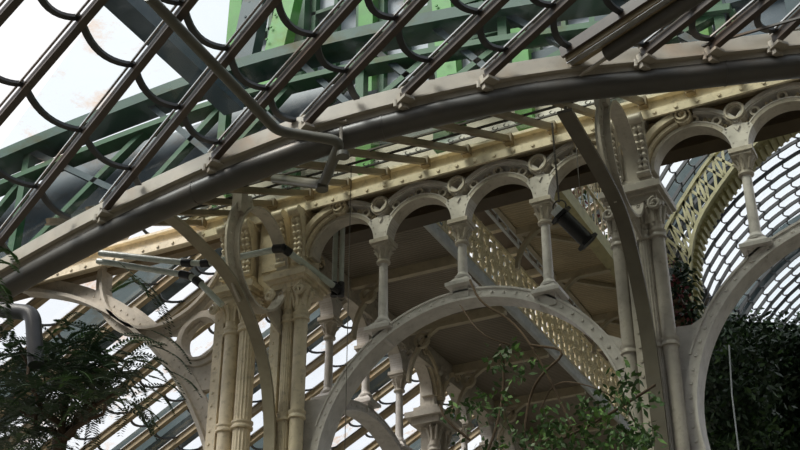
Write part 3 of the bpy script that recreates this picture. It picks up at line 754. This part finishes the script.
# ---------------------------------------------------------------- vaulted glass at right
XC, ZC, RR = -1.06, 12.05, 5.0
def vp(phi, y, r=RR): a = math.radians(phi); return V((XC-r*math.sin(a), y, ZC+r*math.cos(a)))
NV = 24; PHM = 67; g = MB(); vs = []; fs = []
for i in range(NV+1):
    ph = -30+i*((PHM+30)/NV); vs += [vp(ph, 16.9), vp(ph, 46)]
fs = [(2*i, 2*i+1, 2*i+3, 2*i+2) for i in range(NV)]
g.add(vs, fs); w4 = struct(g.build('window_4', 'glass_vault'))
for ph in [-24+5.2*k for k in range(18)]:
    m = MB(); pts = []
    for i in range(70*4):
        y = 17.0+i*.44/4
        if y > 46: break
        f = (i % 4)/4; pts.append(vp(ph+1.3*math.sin(PI*f), y, RR-.01))
    m.sweep(pts, [(-.015, -.012), (.015, -.012), (.015, .012), (-.015, .012)], side=None); m.build('pane_lap', 'lead', w4)
for i in range(66):
    y = 17.0+i*.44
    b = MB(); b.strip([vp(ph, y, RR-.04) for ph in list(range(-28, 62, 6))+[66]], .05, .07, Y_)
    tag(b.build('vault_rafter', 'lead'), 'thin dark curved glazing bar of the glass vault at right', 'rafter', 'glazing bars of the right glass vault')
for k, (y, lab) in enumerate(((24.1, 'dark blue outer rib of the right glass vault, nearest'), (29.2, 'dark blue outer rib of the right glass vault, second'), (34.5, 'dark blue outer rib of the right glass vault, farthest'))):
    b = MB(); b.strip([vp(ph, y, RR+.5) for ph in range(-28, 57, 6)], .55, .12, Y_); b.strip([vp(ph, y, RR+.9) for ph in range(-28, 57, 6)], .12, .7, Y_)
    tag(b.build('outer_rib', 'teal_dark'), lab, 'rib')
# yellow lattice arch
t = thing('lattice_arch', 'yellowish lattice arch curving up behind the right pier', 'arch', (-5.3, 22, 11.5))
YT = 22.0
def trace(px, n):
    P = smooth([at(u, v, YT) for u, v in px], 3); L = [0]
    for p, q in zip(P, P[1:]): L.append(L[-1]+(q-p).length)
    out = []
    for i in range(n+1):
        d = L[-1]*i/n; k = 0
        while k < len(L)-2 and L[k+1] < d: k += 1
        out.append(P[k].lerp(P[k+1], (d-L[k])/max(1e-6, L[k+1]-L[k])))
    return out
IN = trace([(693, 345), (691, 300), (689, 266), (693, 234), (704, 210), (720, 186), (740, 159), (770, 130), (810, 103), (850, 85)], 44)
OU = trace([(652, 300), (655, 262), (664, 231), (688, 191), (709, 159), (728, 140), (752, 118), (785, 92), (825, 70)], 22)
b = MB(); b.strip(IN, .10, .07, Y_); b.build('inner_chord', 'truss', t)
b = MB(); b.strip(OU, .10, .07, Y_); b.build('outer_chord', 'truss', t)
b = MB(); b.strip([p+Y_*.36 for p in IN], .62, .03, Y_); b.build('soffit_flange', 'truss', t)
for i in range(1, len(IN)-1):
    d = MB(); tg = (IN[i+1]-IN[i-1]).normalized(); nn = V((tg.z, 0, -tg.x))
    d.bar(IN[i]+Y_*.14+nn*.05, IN[i]+Y_*.58+nn*.05, .07, .10, tg); d.build('dentil', 'truss', t)
I2 = IN[::2]
for i in range(len(OU)-1):
    for (p, q) in ((I2[i], OU[i+1]), (OU[i], I2[i+1])):
        b = MB(); b.bar(p, q, .035, .055, Y_); b.build('lattice_bar', 'truss', t)
    if i % 2 == 0:
        b = MB(); b.bar(I2[i], OU[i], .035, .06, Y_); b.build('lattice_bar', 'truss', t)
b = MB(); b.plate([(IN[2].x-.55, IN[0].z), (IN[2].x-.5, IN[4].z), (IN[2].x-.2, IN[3].z+.1), (IN[2].x, IN[3].z), (IN[2].x, IN[0].z)], (0, YT-.04, 0), X_, Z_, Y_*.08); b.build('foot_plate', 'truss', t)

# ---------------------------------------------------------------- galleries behind the arcade
GZ = 12.7
t = thing('gallery_floor', 'shaded gallery underside with ribbed sheet, left of the ornate railing', 'gallery', (-9.4, 17, GZ))
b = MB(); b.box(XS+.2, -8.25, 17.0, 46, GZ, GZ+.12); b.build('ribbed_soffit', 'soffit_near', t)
b = MB(); b.box(-8.31, -8.22, 16.99, 46, GZ-.05, GZ+.12)
for i in range(110): b.rivet((-8.22, 17.1+i*.26, GZ+.04), X_, .018)
b.build('edge_beam', 'steel_blue', t)
b = MB(); b.tube([V((-8.27, 17, GZ-.06)), V((-8.27, 46, GZ-.06))], .055, 10); b.build('edge_pipe', 'steel_blue', t)
for i in range(10):
    y = 18.6+i*2.3
    b = MB(); b.box(XS+.2, -8.3, y-.06, y+.06, GZ-.2, GZ); b.build('cross_beam', 'soffit_trim', t)
    b = MB(); b.strip(arc((XS+.25+1.2, y, GZ-1.25), 1.2, PI, PI/2, X_, Z_, 12), .1, .07, Y_); b.build('curved_bracket', 'soffit_trim', t)
    b = MB(); b.band((XS+.55, y-.05, GZ-.4), .1, .16, 0, 2*PI, X_, Z_, Y_*.1, 14); b.build('bracket_ring', 'soffit_trim', t)
t = thing('gallery_floor', 'warm lit gallery underside behind the floodlight', 'gallery', (-6.4, 17, GZ))
b = MB(); b.box(-7.0, -5.86, 17.0, 46, GZ, GZ+.12); b.build('ribbed_soffit', 'soffit_lit', t)
b = MB(); b.box(-5.95, -5.72, 16.99, 46, GZ-.12, GZ+.16); b.build('edge_beam', 'truss', t)
b = MB(); b.box(-7.02, -6.94, 16.99, 46, GZ-.04, GZ+.1); b.build('inner_beam', 'soffit_trim', t)
for i in range(10):
    y = 18.2+i*2.0
    b = MB(); b.box(-6.95, -5.9, y-.05, y+.05, GZ-.14, GZ); b.build('cross_beam', 'soffit_trim', t)
    b = MB(); b.bar(V((-6.95, y, GZ-.05)), V((-5.95, y+1.0, GZ-.05)), .07, .06, Z_); b.build('wind_brace', 'soffit_trim', t)
    b = MB(); b.strip(arc((-6.97+.75, y, GZ-.8), .75, PI, PI/2, X_, Z_, 12), .1, .06, Y_); b.build('curved_bracket', 'soffit_trim', t)
# ladder like handrail on the inner edge of the right gallery
t = thing('ladder_rail', 'narrow pale ladder rail along the inner edge of the warm gallery', 'rail', (-7.06, 17, GZ))
b = MB(); b.bar(V((-7.1, 17, GZ+.10)), V((-7.1, 44, GZ+.10)), .04, .05, Z_); b.bar(V((-7.1, 17, GZ-.10)), V((-7.1, 44, GZ-.10)), .04, .05, Z_); b.build('stringer', 'steel_blue', t)
for i in range(55):
    b = MB(); b.bar(V((-7.1, 17.2+i*.48, GZ-.10)), V((-7.1, 17.2+i*.48, GZ+.10)), .03, .035, X_); b.build('rung', 'steel_blue', t)
# ornate railing panels
def orn_panel(b, X, y, z0, L, h):
    r = .034
    def T(pts, k=1): b.tube([V((X, y+a, z0+c)) for a, c in pts], r*k, 5)
    def C(cx, cz, r0, a0, turn, n=16): T([(cx+r0*(1-.72*i/n)*math.cos(a0+turn*i/n), cz+r0*(1-.72*i/n)*math.sin(a0+turn*i/n)) for i in range(n+1)])
    for s in (-1, 1):
        cx = L/2+s*L*.24
        C(cx, h*.25, .15, PI/2, s*-5.5); C(cx, h*.75, .15, -PI/2, s*5.5)
        C(L/2+s*.08, h*.5, .09, PI/2-s*PI/2, 5.5)
        T([(cx, h*.25+.15), (cx+s*.05, h*.5), (cx, h*.75-.15)])
        T([(L/2+s*L*.48, .0), (L/2+s*L*.44, h*.3), (L/2+s*L*.49, h*.5), (L/2+s*L*.44, h*.7), (L/2+s*L*.48, h)])
    T([(L*.5+.075*math.cos(i*PI/6), h*.5+.13*math.sin(i*PI/6)) for i in range(13)])
    T([(L*.5, 0), (L*.5, h*.37)]); T([(L*.5, h*.63), (L*.5, h)])
    for s in (-1, 1):
        T([(L/2+s*L*.36+.05*math.cos(i*PI/5), h*.5+.07*math.sin(i*PI/5)) for i in range(11)], .8); T([(L/2+s*L*.12, h*.02), (L/2+s*L*.05, h*.2), (L/2+s*L*.12, h*.36)], .8); T([(L/2+s*L*.12, h*.98), (L/2+s*L*.05, h*.8), (L/2+s*L*.12, h*.64)], .8)
    for k in (.12, .88): b.lathe((X, y+L*.5, z0+h*k), [(.01, -.07), (.05, 0), (.01, .07)], 6)
RH = 1.02; RX = -8.27; LP = .66
t = thing('ornate_railing', 'cream scrollwork railing along the shaded gallery edge', 'railing', (RX, 17, GZ+.15))
b = MB(); b.bar(V((RX, 17, GZ+.18)), V((RX, 44, GZ+.18)), .05, .07, Z_); b.build('bottom_rail', 'ornate', t)
b = MB(); b.bar(V((RX, 17, GZ+.18+RH)), V((RX, 44, GZ+.18+RH)), .07, .08, Z_); b.build('top_rail', 'ornate', t)
p0 = None
for i in range(36):
    b = MB(); y = 17.05+i*LP
    if p0 is None:
        orn_panel(b, RX, y, GZ+.2, LP, RH-.02); p0 = b.build('scroll_panel', 'ornate', t)
    else:
        c = p0.copy(); col.objects.link(c); c.location = (0, i*LP, 0)
    if i % 4 == 0:
        b = MB(); b.box(RX-.03, RX+.03, y-.03, y+.03, GZ+.1, GZ+.25+RH); b.build('post', 'ornate', t)
# second railing, thin verticals with scrolls
R2X = -5.84; R2H = 1.36
t = thing('lattice_railing', 'tall pale railing along the bright edge of the warm gallery, left of the right pier', 'railing', (R2X, 17, GZ+.15))
for nm, z in (('bottom_rail', .2), ('middle_rail', 1.0), ('top_rail', .2+R2H)):
    b = MB(); b.bar(V((R2X, 17, GZ+z)), V((R2X, 44, GZ+z)), .05, .06, Z_); b.build(nm, 'ornate', t)
b = MB()
for i in range(60):
    y = 17.1+i*.36; b.tube([V((R2X, y, GZ+.2)), V((R2X, y+.18, GZ+.9)), V((R2X, y, GZ+.2+R2H))], .014, 5); b.tube([V((R2X, y+.30, GZ+.2)), V((R2X, y+.06, GZ+.9)), V((R2X, y+.30, GZ+.2+R2H))], .014, 5)
    b.tube(arc((R2X, y+.18, GZ+1.18), .11, 0, 2*PI, Y_, Z_, 10), .014, 5)
b.build('scroll_bars', 'ornate', t)
# dark upper ceilings over the gap and past the bright railing
for k, (x0, x1, z, lab) in enumerate(((-8.7, -6.75, 14.6, 'dark beamed upper ceiling between the two galleries'), (-6.35, -5.55, 15.0, 'dark beamed upper ceiling above the bright railing'))):
    t = thing('upper_ceiling', lab, 'ceiling', ((x0+x1)/2, 17, z))
    b = MB(); b.box(x0, x1, 17, 46, z, z+.12); b.build('boards', 'ceiling_dark', t)
    b = MB()
    for i in range(24): b.box(x0, x1, 17.6+i*1.1, 17.72+i*1.1, z-.16, z)
    b.build('joists', 'soffit_trim', t)

# ---------------------------------------------------------------- pipes, floodlight, cables
def tubepath(pts, r, nb=2, n=12):
    return MB().tube(smooth([V(p) for p in pts], nb), r, n)
def roundpath(pts, rad=.12):
    P = [V(p) for p in pts]; out = [P[0]]
    for a, b, c in zip(P, P[1:], P[2:]):
        u = (a-b); v = (c-b); r = min(rad, u.length*.45, v.length*.45); u.normalize(); v.normalize()
        p, q = b+u*r, b+v*r
        for i in range(7):
            f = i/6; out.append(p*(1-f)**2+b*2*f*(1-f)+q*f*f)
    return out+[P[-1]]
t = thing('bent_pipe', 'bent dark pipe under the upper glass, elbowing round the great rib', 'pipe', at(277, 130, 11.2))
a = at(277, 131, 11.15); st = V((a.x, a.y-5.5, a.z+.05))
pts = [onU(148, -4, -.25), a, at(341, 141, 11.45), at(323, 185, 12.1), at(275, 179, 12.9)]
b = MB(); b.tube(roundpath(pts, .16), .068, 14); b.build('tube', 'pipe_dark', t)
b = MB(); q = at(338, 140, 11.45); b.tube([at(341, 128, 11.55), at(341, 146, 11.5)], .022, 8); b.tube([at(334, 122, 11.6), at(347, 121, 11.6)], .022, 8); b.build('hanger', 'rib_box', t)
for u, v, y in ((343, 155, 11.5), (322, 188, 12.1)):
    b = MB(); b.lathe(tuple(at(u, v, y)), [(.085, -.03), (.085, .03)], 12); b.build('coupling', 'pipe_dark', t)
b = MB(); b.tube(roundpath([at(-40, 306, 9.0), at(33, 313, 9.0), at(36, 365, 9.0)], .13), .085, 14)
tag(b.build('elbow_pipe', 'lead'), 'thick grey elbow pipe at the left edge above the foliage', 'pipe')
t = thing('handrail_pipe', 'pale green pipe passing through the ring of the left bracket', 'pipe', at(207, 263, 15.2))
b = MB(); b.tube(roundpath([at(100, 253, 15.2), at(187, 263, 15.2), at(208, 263, 15.2), at(283, 248, 15.25), at(339, 290, 16.4)], .08), .055, 12); b.build('tube', 'handrail', t)
for p, q in (((183, 262.7), (192, 263)), ((202, 263.4), (210, 262.6)), ((274, 249), (284, 248))):
    b = MB(); b.tube([at(p[0], p[1], 15.2), at(q[0], q[1], 15.2)], .075, 12); b.build('clamp', 'black', t)
b = MB()
b.tube([at(284, 248.5, 15.25), at(290, 253, 15.37)], .075, 12); b.build('clamp', 'black', t); b = MB(); b.tube([at(333, 286, 16.28), at(339, 290, 16.4)], .075, 12)
b.build('clamp', 'black', t)
t = thing('handrail_pipe', 'lower pale pipe bending down in front of the large ring at far left', 'pipe', at(187, 275, 15.3))
b = MB(); b.tube(roundpath([at(98, 261, 15.3), at(187, 275, 15.3), at(198, 281, 15.3), at(222, 305, 15.45)], .08), .055, 12); b.build('tube', 'handrail', t)
b = MB(); b.tube([at(181, 274, 15.3), at(191, 276.4, 15.3)], .075, 12); b.build('clamp', 'black', t); b = MB(); b.tube([at(195, 279.4, 15.3), at(201, 284, 15.32)], .075, 12); b.build('clamp', 'black', t)
t = thing('downpipe', 'grey vertical pipes hanging inside the first arcade arch', 'pipe', at(338, 300, 16.5))
for u in (334, 341):
    p = at(u, 290, 16.45); b = MB(); b.tube([p, V((p.x, p.y, 12.5))], .045, 10); b.build('tube', 'handrail', t)
for u in (334, 341):
    p = at(u, 290, 16.45); b = MB(); b.lathe(tuple(p), [(.06, -.12), (.06, .14)], 10); b.build('coupling', 'black', t)

FY = 14.9
fa, fb = at(560, 214, FY), at(589, 243, FY+.25)
t = thing('floodlight', 'black cylindrical floodlight hanging by a cable under the last arch', 'light', fa)
d = (fb-fa).normalized()
b = MB(); b.tube([fa+d*.06, fb-d*.04], .115, 16); b.build('body', 'black', t)
for p in (fa, fb-d*.05):
    b = MB(); b.tube([p, p+d*.05], .175, 6); b.build('end_plate', 'black', t)
b = MB(); b.tube([fa-d*.10, fa], .085, 12); b.build('end_cap', 'steel_blue', t)
b = MB(); b.tube([fa+d*.2+V((-.04, -.115, .0)), fb-d*.12+V((-.04, -.115, 0))], .014, 6); b.build('pale_strip', 'steel_blue', t)
b = MB(); b.tube(arc(fa+Z_*.13, .1, 0, 2*PI, X_, Z_, 12), .012, 5); b.build('hook', 'dark_iron', t)
b = MB(); p = fa+Z_*.2; q = V((p.x-.02, p.y, 12.35)); b.tube([p, q], .014, 6)
tag(b.build('hanging_cable', 'dark_iron'), 'dark cable holding the black floodlight', 'cable')
b = MB(); p = at(580, 192, 15.3); b.tube([p, V((p.x, p.y, 12.6))], .008, 5)
tag(b.build('hanging_cable', 'dark_iron'), 'thin dark cable right of the floodlight cable', 'cable')
b = MB(); p = at(345, 440, 14.5); b.tube([V((p.x, p.y, 7)), V((p.x, p.y, 12.3))], .006, 5)
tag(b.build('hanging_cable', 'dark_iron'), 'hair thin cable hanging before the side arcade', 'cable')
b = MB(); b.tube([at(729, 345, 15.5), at(732, 395, 15.5), at(741, 470, 15.4), V((at(741, 470, 15.4).x, 15.4, 0))], .010, 6)
tag(b.build('rope', 'window_white'), 'white rope hanging under the right arch before the dark trees', 'rope')

# ---------------------------------------------------------------- plants
rnd = random.Random(11)
def leaf(vs, fs, p, d, up, l, w):
    s = d.cross(up)
    if s.length < 1e-4: s = X_.copy()
    s.normalize(); o = len(vs)
    m = p+d*l*.45
    vs += [p, m+s*w, p+d*l, m-s*w]; fs.append((o, o+1, o+2, o+3))
def rv(): return V((rnd.uniform(-1, 1), rnd.uniform(-1, 1), rnd.uniform(-1, 1)))
def frond(vs, fs, p, d, L, n, l, w):
    d = d.normalized(); q = p.copy(); up = V((0, 0, 1)); side = d.cross(up)
    side = (side if side.length > .05 else X_.copy()).normalized()
    o = len(vs); pr = q.copy()
    for i in range(n):
        dd = (d+V((0, 0, -.9*(i/n)**1.5))).normalized(); q = q+dd*(L/n)
        s = side
        k = len(vs); vs += [pr, q, q+Z_*.006, pr+Z_*.006]; fs.append((k, k+1, k+2, k+3)); pr = q.copy()
        ll = l*(1-.55*abs(2*i/n-.8))
        for sg in (1, -1):
            leaf(vs, fs, q, (s*sg+dd*.45).normalized(), up+rv()*.25, ll, w)
def foliage(name, vs, fs, mt, parent):
    b = MB(); b.v = [tuple(v) for v in vs]; b.f = fs
    me = bpy.data.meshes.new(name); me.from_pydata(b.v, [], b.f); me.materials.append(M[mt]); o = bpy.data.objects.new(name, me); col.objects.link(o)
    o.parent = parent; o.matrix_parent_inverse = Matrix.Translation(-parent.location); o['kind'] = 'stuff'; return o
def branch(b, p, q, r0, r1, wob=.1, n=6):
    pts = [p.lerp(q, i/n)+(rv()*wob if 0 < i < n else V((0, 0, 0))) for i in range(n+1)]
    for i in range(n): b.tube([pts[i], pts[i+1]], r0+(r1-r0)*i/n, 6)
    return pts
# feathery tree at lower left
base = at(30, 640, 9.4); base.z = 0.0
t = thing('feathery_tree', 'dark feathery mimosa like tree filling the lower left corner', 'tree', base)
b = MB(); top = at(60, 440, 9.4)
branch(b, base, top, .12, .07, .05)
ends = [(20, 350), (70, 345), (105, 365), (128, 362), (60, 400), (105, 405), (20, 410), (125, 385)]
for u, v in ends: branch(b, top, at(u, v, rnd.uniform(9, 10.2)), .035, .01, .06)
b.build('branches', 'bark', t)
dens = [((-12, 340), (50, 440), 150), ((40, 345), (100, 405), 150), ((90, 352), (132, 398), 70), ((-10, 405), (50, 450), 60), ((85, 395), (135, 412), 22), ((40, 400), (95, 420), 30), ((60, 328), (110, 350), 16)]
for nm, mt, frac in (('foliage_dark', 'leaf_dark', .8), ('foliage_light', 'leaf_mid', .2)):
    vs, fs = [], []
    for (a, c, n) in dens:
        for i in range(int(n*frac)):
            p = at(rnd.uniform(a[0], c[0]), rnd.uniform(a[1], c[1]), rnd.uniform(8.8, 10.6))
            frond(vs, fs, p, V((rnd.uniform(-.6, 1), rnd.uniform(-1, .6), rnd.uniform(-.5, .5))), rnd.uniform(.28, .5), 13, .10, .014)
    for (u, v, du, dv) in (((128, 358, 40, 8), (95, 405, -10, 40), (150, 330, 40, 14), (118, 262, 50, 40), (135, 275, 40, 30), (150, 292, 22, 30), (165, 370, 35, 10), (150, 345, 40, 10), (140, 352, 44, 20), (120, 335, 40, -4), (145, 375, 40, 8), (150, 388, 24, 14), (80, 400, -30, 40), (70, 400, 8, 45), (92, 412, 6, 36)) if mt == 'leaf_dark' else ((135, 280, -20, 4), (130, 400, 14, 14), (145, 402, 8, 22), (128, 275, 20, 10))):
        p = at(u, v, 9.6); q = at(u+du, v+dv, 9.55); frond(vs, fs, p, q-p, (q-p).length*1.2, 16, .10, .013)
    foliage(nm, vs, fs, mt, t)
t = thing('fern_sprig', 'green leafy sprig hanging at the left edge in front of the great rib', 'plant', at(-30, 280, 8.6))
vs, fs = [], []
for (u, v, du, dv) in ((-6, 245, 30, 8), (-8, 262, 30, -4), (-10, 280, 26, 10), (-6, 270, 20, 40), (-4, 285, 16, 30), (-8, 300, 26, 20), (-6, 252, 14, -8)):
    p = at(u, v, 8.6); q = at(u+du, v+dv, 8.5); frond(vs, fs, p, q-p, (q-p).length, 12, .12, .022)
foliage('foliage', vs, fs, 'leaf_mid', t)
b = MB(); branch(b, at(-40, 330, 8.6), at(-5, 250, 8.6), .02, .01, .03); b.build('stem', 'bark', t)

def leafy(vs, fs, p, n, spread, l, w):
    for i in range(n):
        q = p+V((rnd.gauss(0, spread), rnd.gauss(0, spread), rnd.gauss(0, spread*.8)))
        leaf(vs, fs, q, (rv()+V((0, 0, -.4))).normalized(), rv(), l*rnd.uniform(.6, 1.3), w)
# climbing plant in the middle
pb = at(560, 700, 14.6); pb.z = 3
t = thing('climbing_plant', 'climbing plant with bare vines and green leaves below the middle arch', 'plant', pb)
b = MB(); stems = []
for pts in (((590, 470), (565, 410), (535, 350), (512, 320), (480, 303), (470, 280)), ((520, 470), (528, 400), (540, 375), (570, 350), (530, 345)), ((480, 470), (500, 420), (505, 370), (500, 345)), ((560, 440), (600, 420), (640, 395), (655, 385)), ((470, 440), (445, 420), (440, 405)), ((540, 410), (555, 380), (590, 385), (620, 400), (640, 430)), ((460, 305), (480, 335), (510, 345))):
    P = [at(u, v, 14.6+rnd.uniform(-.2, .2)) for u, v in pts]; P = smooth(P, 2); b.tube(P, .018 if pts[0][1] > 430 else .010, 6); stems += P
b.tube([pb, at(560, 470, 14.6)], .04, 6); b.tube([pb, at(590, 475, 14.6)], .03, 6); b.tube([pb, at(520, 470, 14.6)], .03, 6); b.tube([pb, at(480, 470, 14.6)], .03, 6)
b.build('vines', 'bark', t)
clus = [(510, 350, 10, 26), (495, 360, 10, 20), (520, 372, 12, 24), (483, 400, 16, 26), (505, 395, 10, 18), (450, 412, 12, 18), (470, 408, 10, 16), (500, 420, 14, 20), (535, 360, 8, 10), (625, 378, 12, 34), (612, 398, 16, 50), (635, 405, 14, 40), (590, 415, 18, 60), (560, 425, 20, 70), (610, 435, 20, 90), (640, 438, 12, 50), (540, 440, 18, 60), (575, 445, 25, 90), (655, 395, 8, 14), (650, 435, 8, 20), (500, 440, 14, 26), (470, 445, 14, 18), (630, 450, 20, 60)]
for nm, mt, fr in (('foliage_light', 'leaf_light', .3), ('foliage_dark', 'leaf_mid', .8)):
    vs, fs = [], []
    for u, v, s, n in clus:
        for k in range(max(1, int(n*fr/4))):
            p = at(u+rnd.gauss(0, s*.6), v+rnd.gauss(0, s*.45), 14.5+rnd.uniform(-.35, .35)); leafy(vs, fs, p, 5, .07, .12, .028)
    foliage(nm, vs, fs, mt, t)
# dark trees at lower right
for k, (u0, u1, v0, v1, Yd, n, lab) in enumerate(((716, 760, 345, 470, 19.5, 700, 'dark leafy tree under the right arch around the hanging white rope'), (745, 830, 330, 470, 21, 1500, 'dark leafy tree in the lower right corner'), (672, 735, 325, 360, 22.5, 420, 'dark foliage behind the right pier above the corner plate'))):
    bp = at((u0+u1)/2, 620, Yd); bp.z = 0
    t = thing('dark_tree', lab, 'tree', bp)
    tp = at((u0+u1)/2, (v0+v1)/2+20, Yd); b = MB(); branch(b, bp, tp, .16, .06, .08, 8)
    for q in range(8): branch(b, tp, at(rnd.uniform(u0, u1), rnd.uniform(v0, v1), Yd+rnd.uniform(-.6, .6)), .03, .01, .08)
    b.build('branches', 'bark', t)
    for nm, mt, fr in (('foliage_dark', 'leaf_dark', .8), ('foliage_mid', 'leaf_mid', .2)):
        vs, fs = [], []
        for i in range(int(n*fr)):
            f = rnd.random(); v = v0+(v1-v0)*f; u = rnd.uniform(u0-8, u1+8)
            p = at(u, v+rnd.gauss(0, 6), Yd+rnd.uniform(-1.2, 1.4)); leafy(vs, fs, p, 14, .15, .15, .032)
        foliage(nm, vs, fs, mt, t)
# flowering plant + its planter on the far gallery corner
pp = at(686, 318, 19.5)
t = thing('planter_box', 'dark slatted planter box right of the right pier', 'planter', pp)
b = MB(); a, c = at(672, 305, 19.5), at(700, 352, 19.5)
d = V((0, 1, 0)); b.box(a.x-.1, a.x+.25, 19.2, 24, a.z-.5, a.z-.42); b.box(a.x-.1, a.x+.25, 19.2, 24, a.z-.30, a.z-.24); b.box(a.x-.1, a.x+.25, 19.2, 24, a.z-.12, a.z-.06)
b.build('slats', 'brown_iron', t)
for i in range(5):
    b = MB(); b.box(a.x-.08, a.x+.22, 19.3+i*1.1, 19.4+i*1.1, a.z-.5, a.z-.06); b.build('frame_post', 'brown_iron', t)
t = thing('flowering_plant', 'dark plant with reddish flowers hanging right of the right pier', 'plant', pp)
vs, fs, v2, f2 = [], [], [], []
for i in range(110):
    f = rnd.random(); p = at(672+rnd.uniform(0, 10)+f*22*rnd.random(), 268+f*66, 19.4+rnd.uniform(-.2, .3)); leafy(vs, fs, p, 6, .09, .15, .035)
    if i % 3 == 0: leafy(v2, f2, p-Y_*.12, 5, .06, .08, .03)
foliage('foliage', vs, fs, 'leaf_dark', t); foliage('flowers', v2, f2, 'flower_red', t)
b = MB(); branch(b, pp-Z_*.4, pp+Z_*.8, .03, .012, .05); b.build('stem', 'bark', t)
t = thing('flowering_plant', 'small reddish flowers among the bright gallery railing', 'plant', at(612, 240, 18.2))
v2, f2, vs, fs = [], [], [], []
for i in range(14):
    p = V((R2X-.15+rnd.uniform(-.08, .08), 17.9+i*.42, GZ+.45+rnd.uniform(0, .5))); leafy(v2, f2, p, 6, .07, .10, .04); leafy(vs, fs, p, 6, .1, .13, .035)
foliage('flowers', v2, f2, 'flower_red', t); foliage('foliage', vs, fs, 'leaf_mid', t)

# ---------------------------------------------------------------- ground, sky, light
g = MB(); g.add([(-60, -30, 0), (40, -30, 0), (40, 70, 0), (-60, 70, 0)], [(0, 1, 2, 3)]); struct(g.build('floor', 'ground'))
mat('blocker', (.03, .036, .024), .9, var=.5, scale=1.2)  # dark colour of the unseen light blockers round the hall
g = MB(); g.box(-45, 16, -12.3, -12, 0, 21); struct(g.build('blocker_south', 'blocker'))  # unseen tall slabs on all sides, added to hold back low sky light
g = MB(); g.box(15.7, 16, -12, 60, 0, 20); struct(g.build('blocker_east', 'blocker'))
g = MB(); g.box(-45, 16, 60, 60.3, 0, 12); struct(g.build('blocker_north', 'blocker'))
g = MB(); g.box(-45.3, -45, -12, 60, 0, 8); struct(g.build('blocker_west', 'blocker'))
w = bpy.data.worlds.new('overcast'); sc.world = w; w.use_nodes = True; N = w.node_tree.nodes; L = w.node_tree.links
bg = N['Background']; tc = N.new('ShaderNodeTexCoord'); no = N.new('ShaderNodeTexNoise'); no.inputs['Scale'].default_value = 2.2; no.inputs['Detail'].default_value = 7
L.new(tc.outputs['Generated'], no.inputs['Vector']); r = N.new('ShaderNodeValToRGB')
r.color_ramp.elements[0].position = .35; r.color_ramp.elements[0].color = (.80, .84, .90, 1); r.color_ramp.elements[1].position = .6; r.color_ramp.elements[1].color = (1.0, .985, .99, 1)
L.new(no.outputs['Fac'], r.inputs['Fac']); L.new(r.outputs['Color'], bg.inputs['Color']); bg.inputs['Strength'].default_value = 1.05
sl = bpy.data.lights.new('sun', 'SUN'); sl.energy = 4.8; sl.angle = math.radians(26); sl.color = (1.0, .95, .86)
so = bpy.data.objects.new('sun', sl); col.objects.link(so)
so.rotation_euler = V((.36, .50, -.86)).to_track_quat('-Z', 'Y').to_euler()
vs_ = sc.view_settings; vs_.view_transform = 'Standard'; vs_.look = 'None'; vs_.exposure = 0.12; vs_.gamma = 1.0; vs_.use_curve_mapping = False
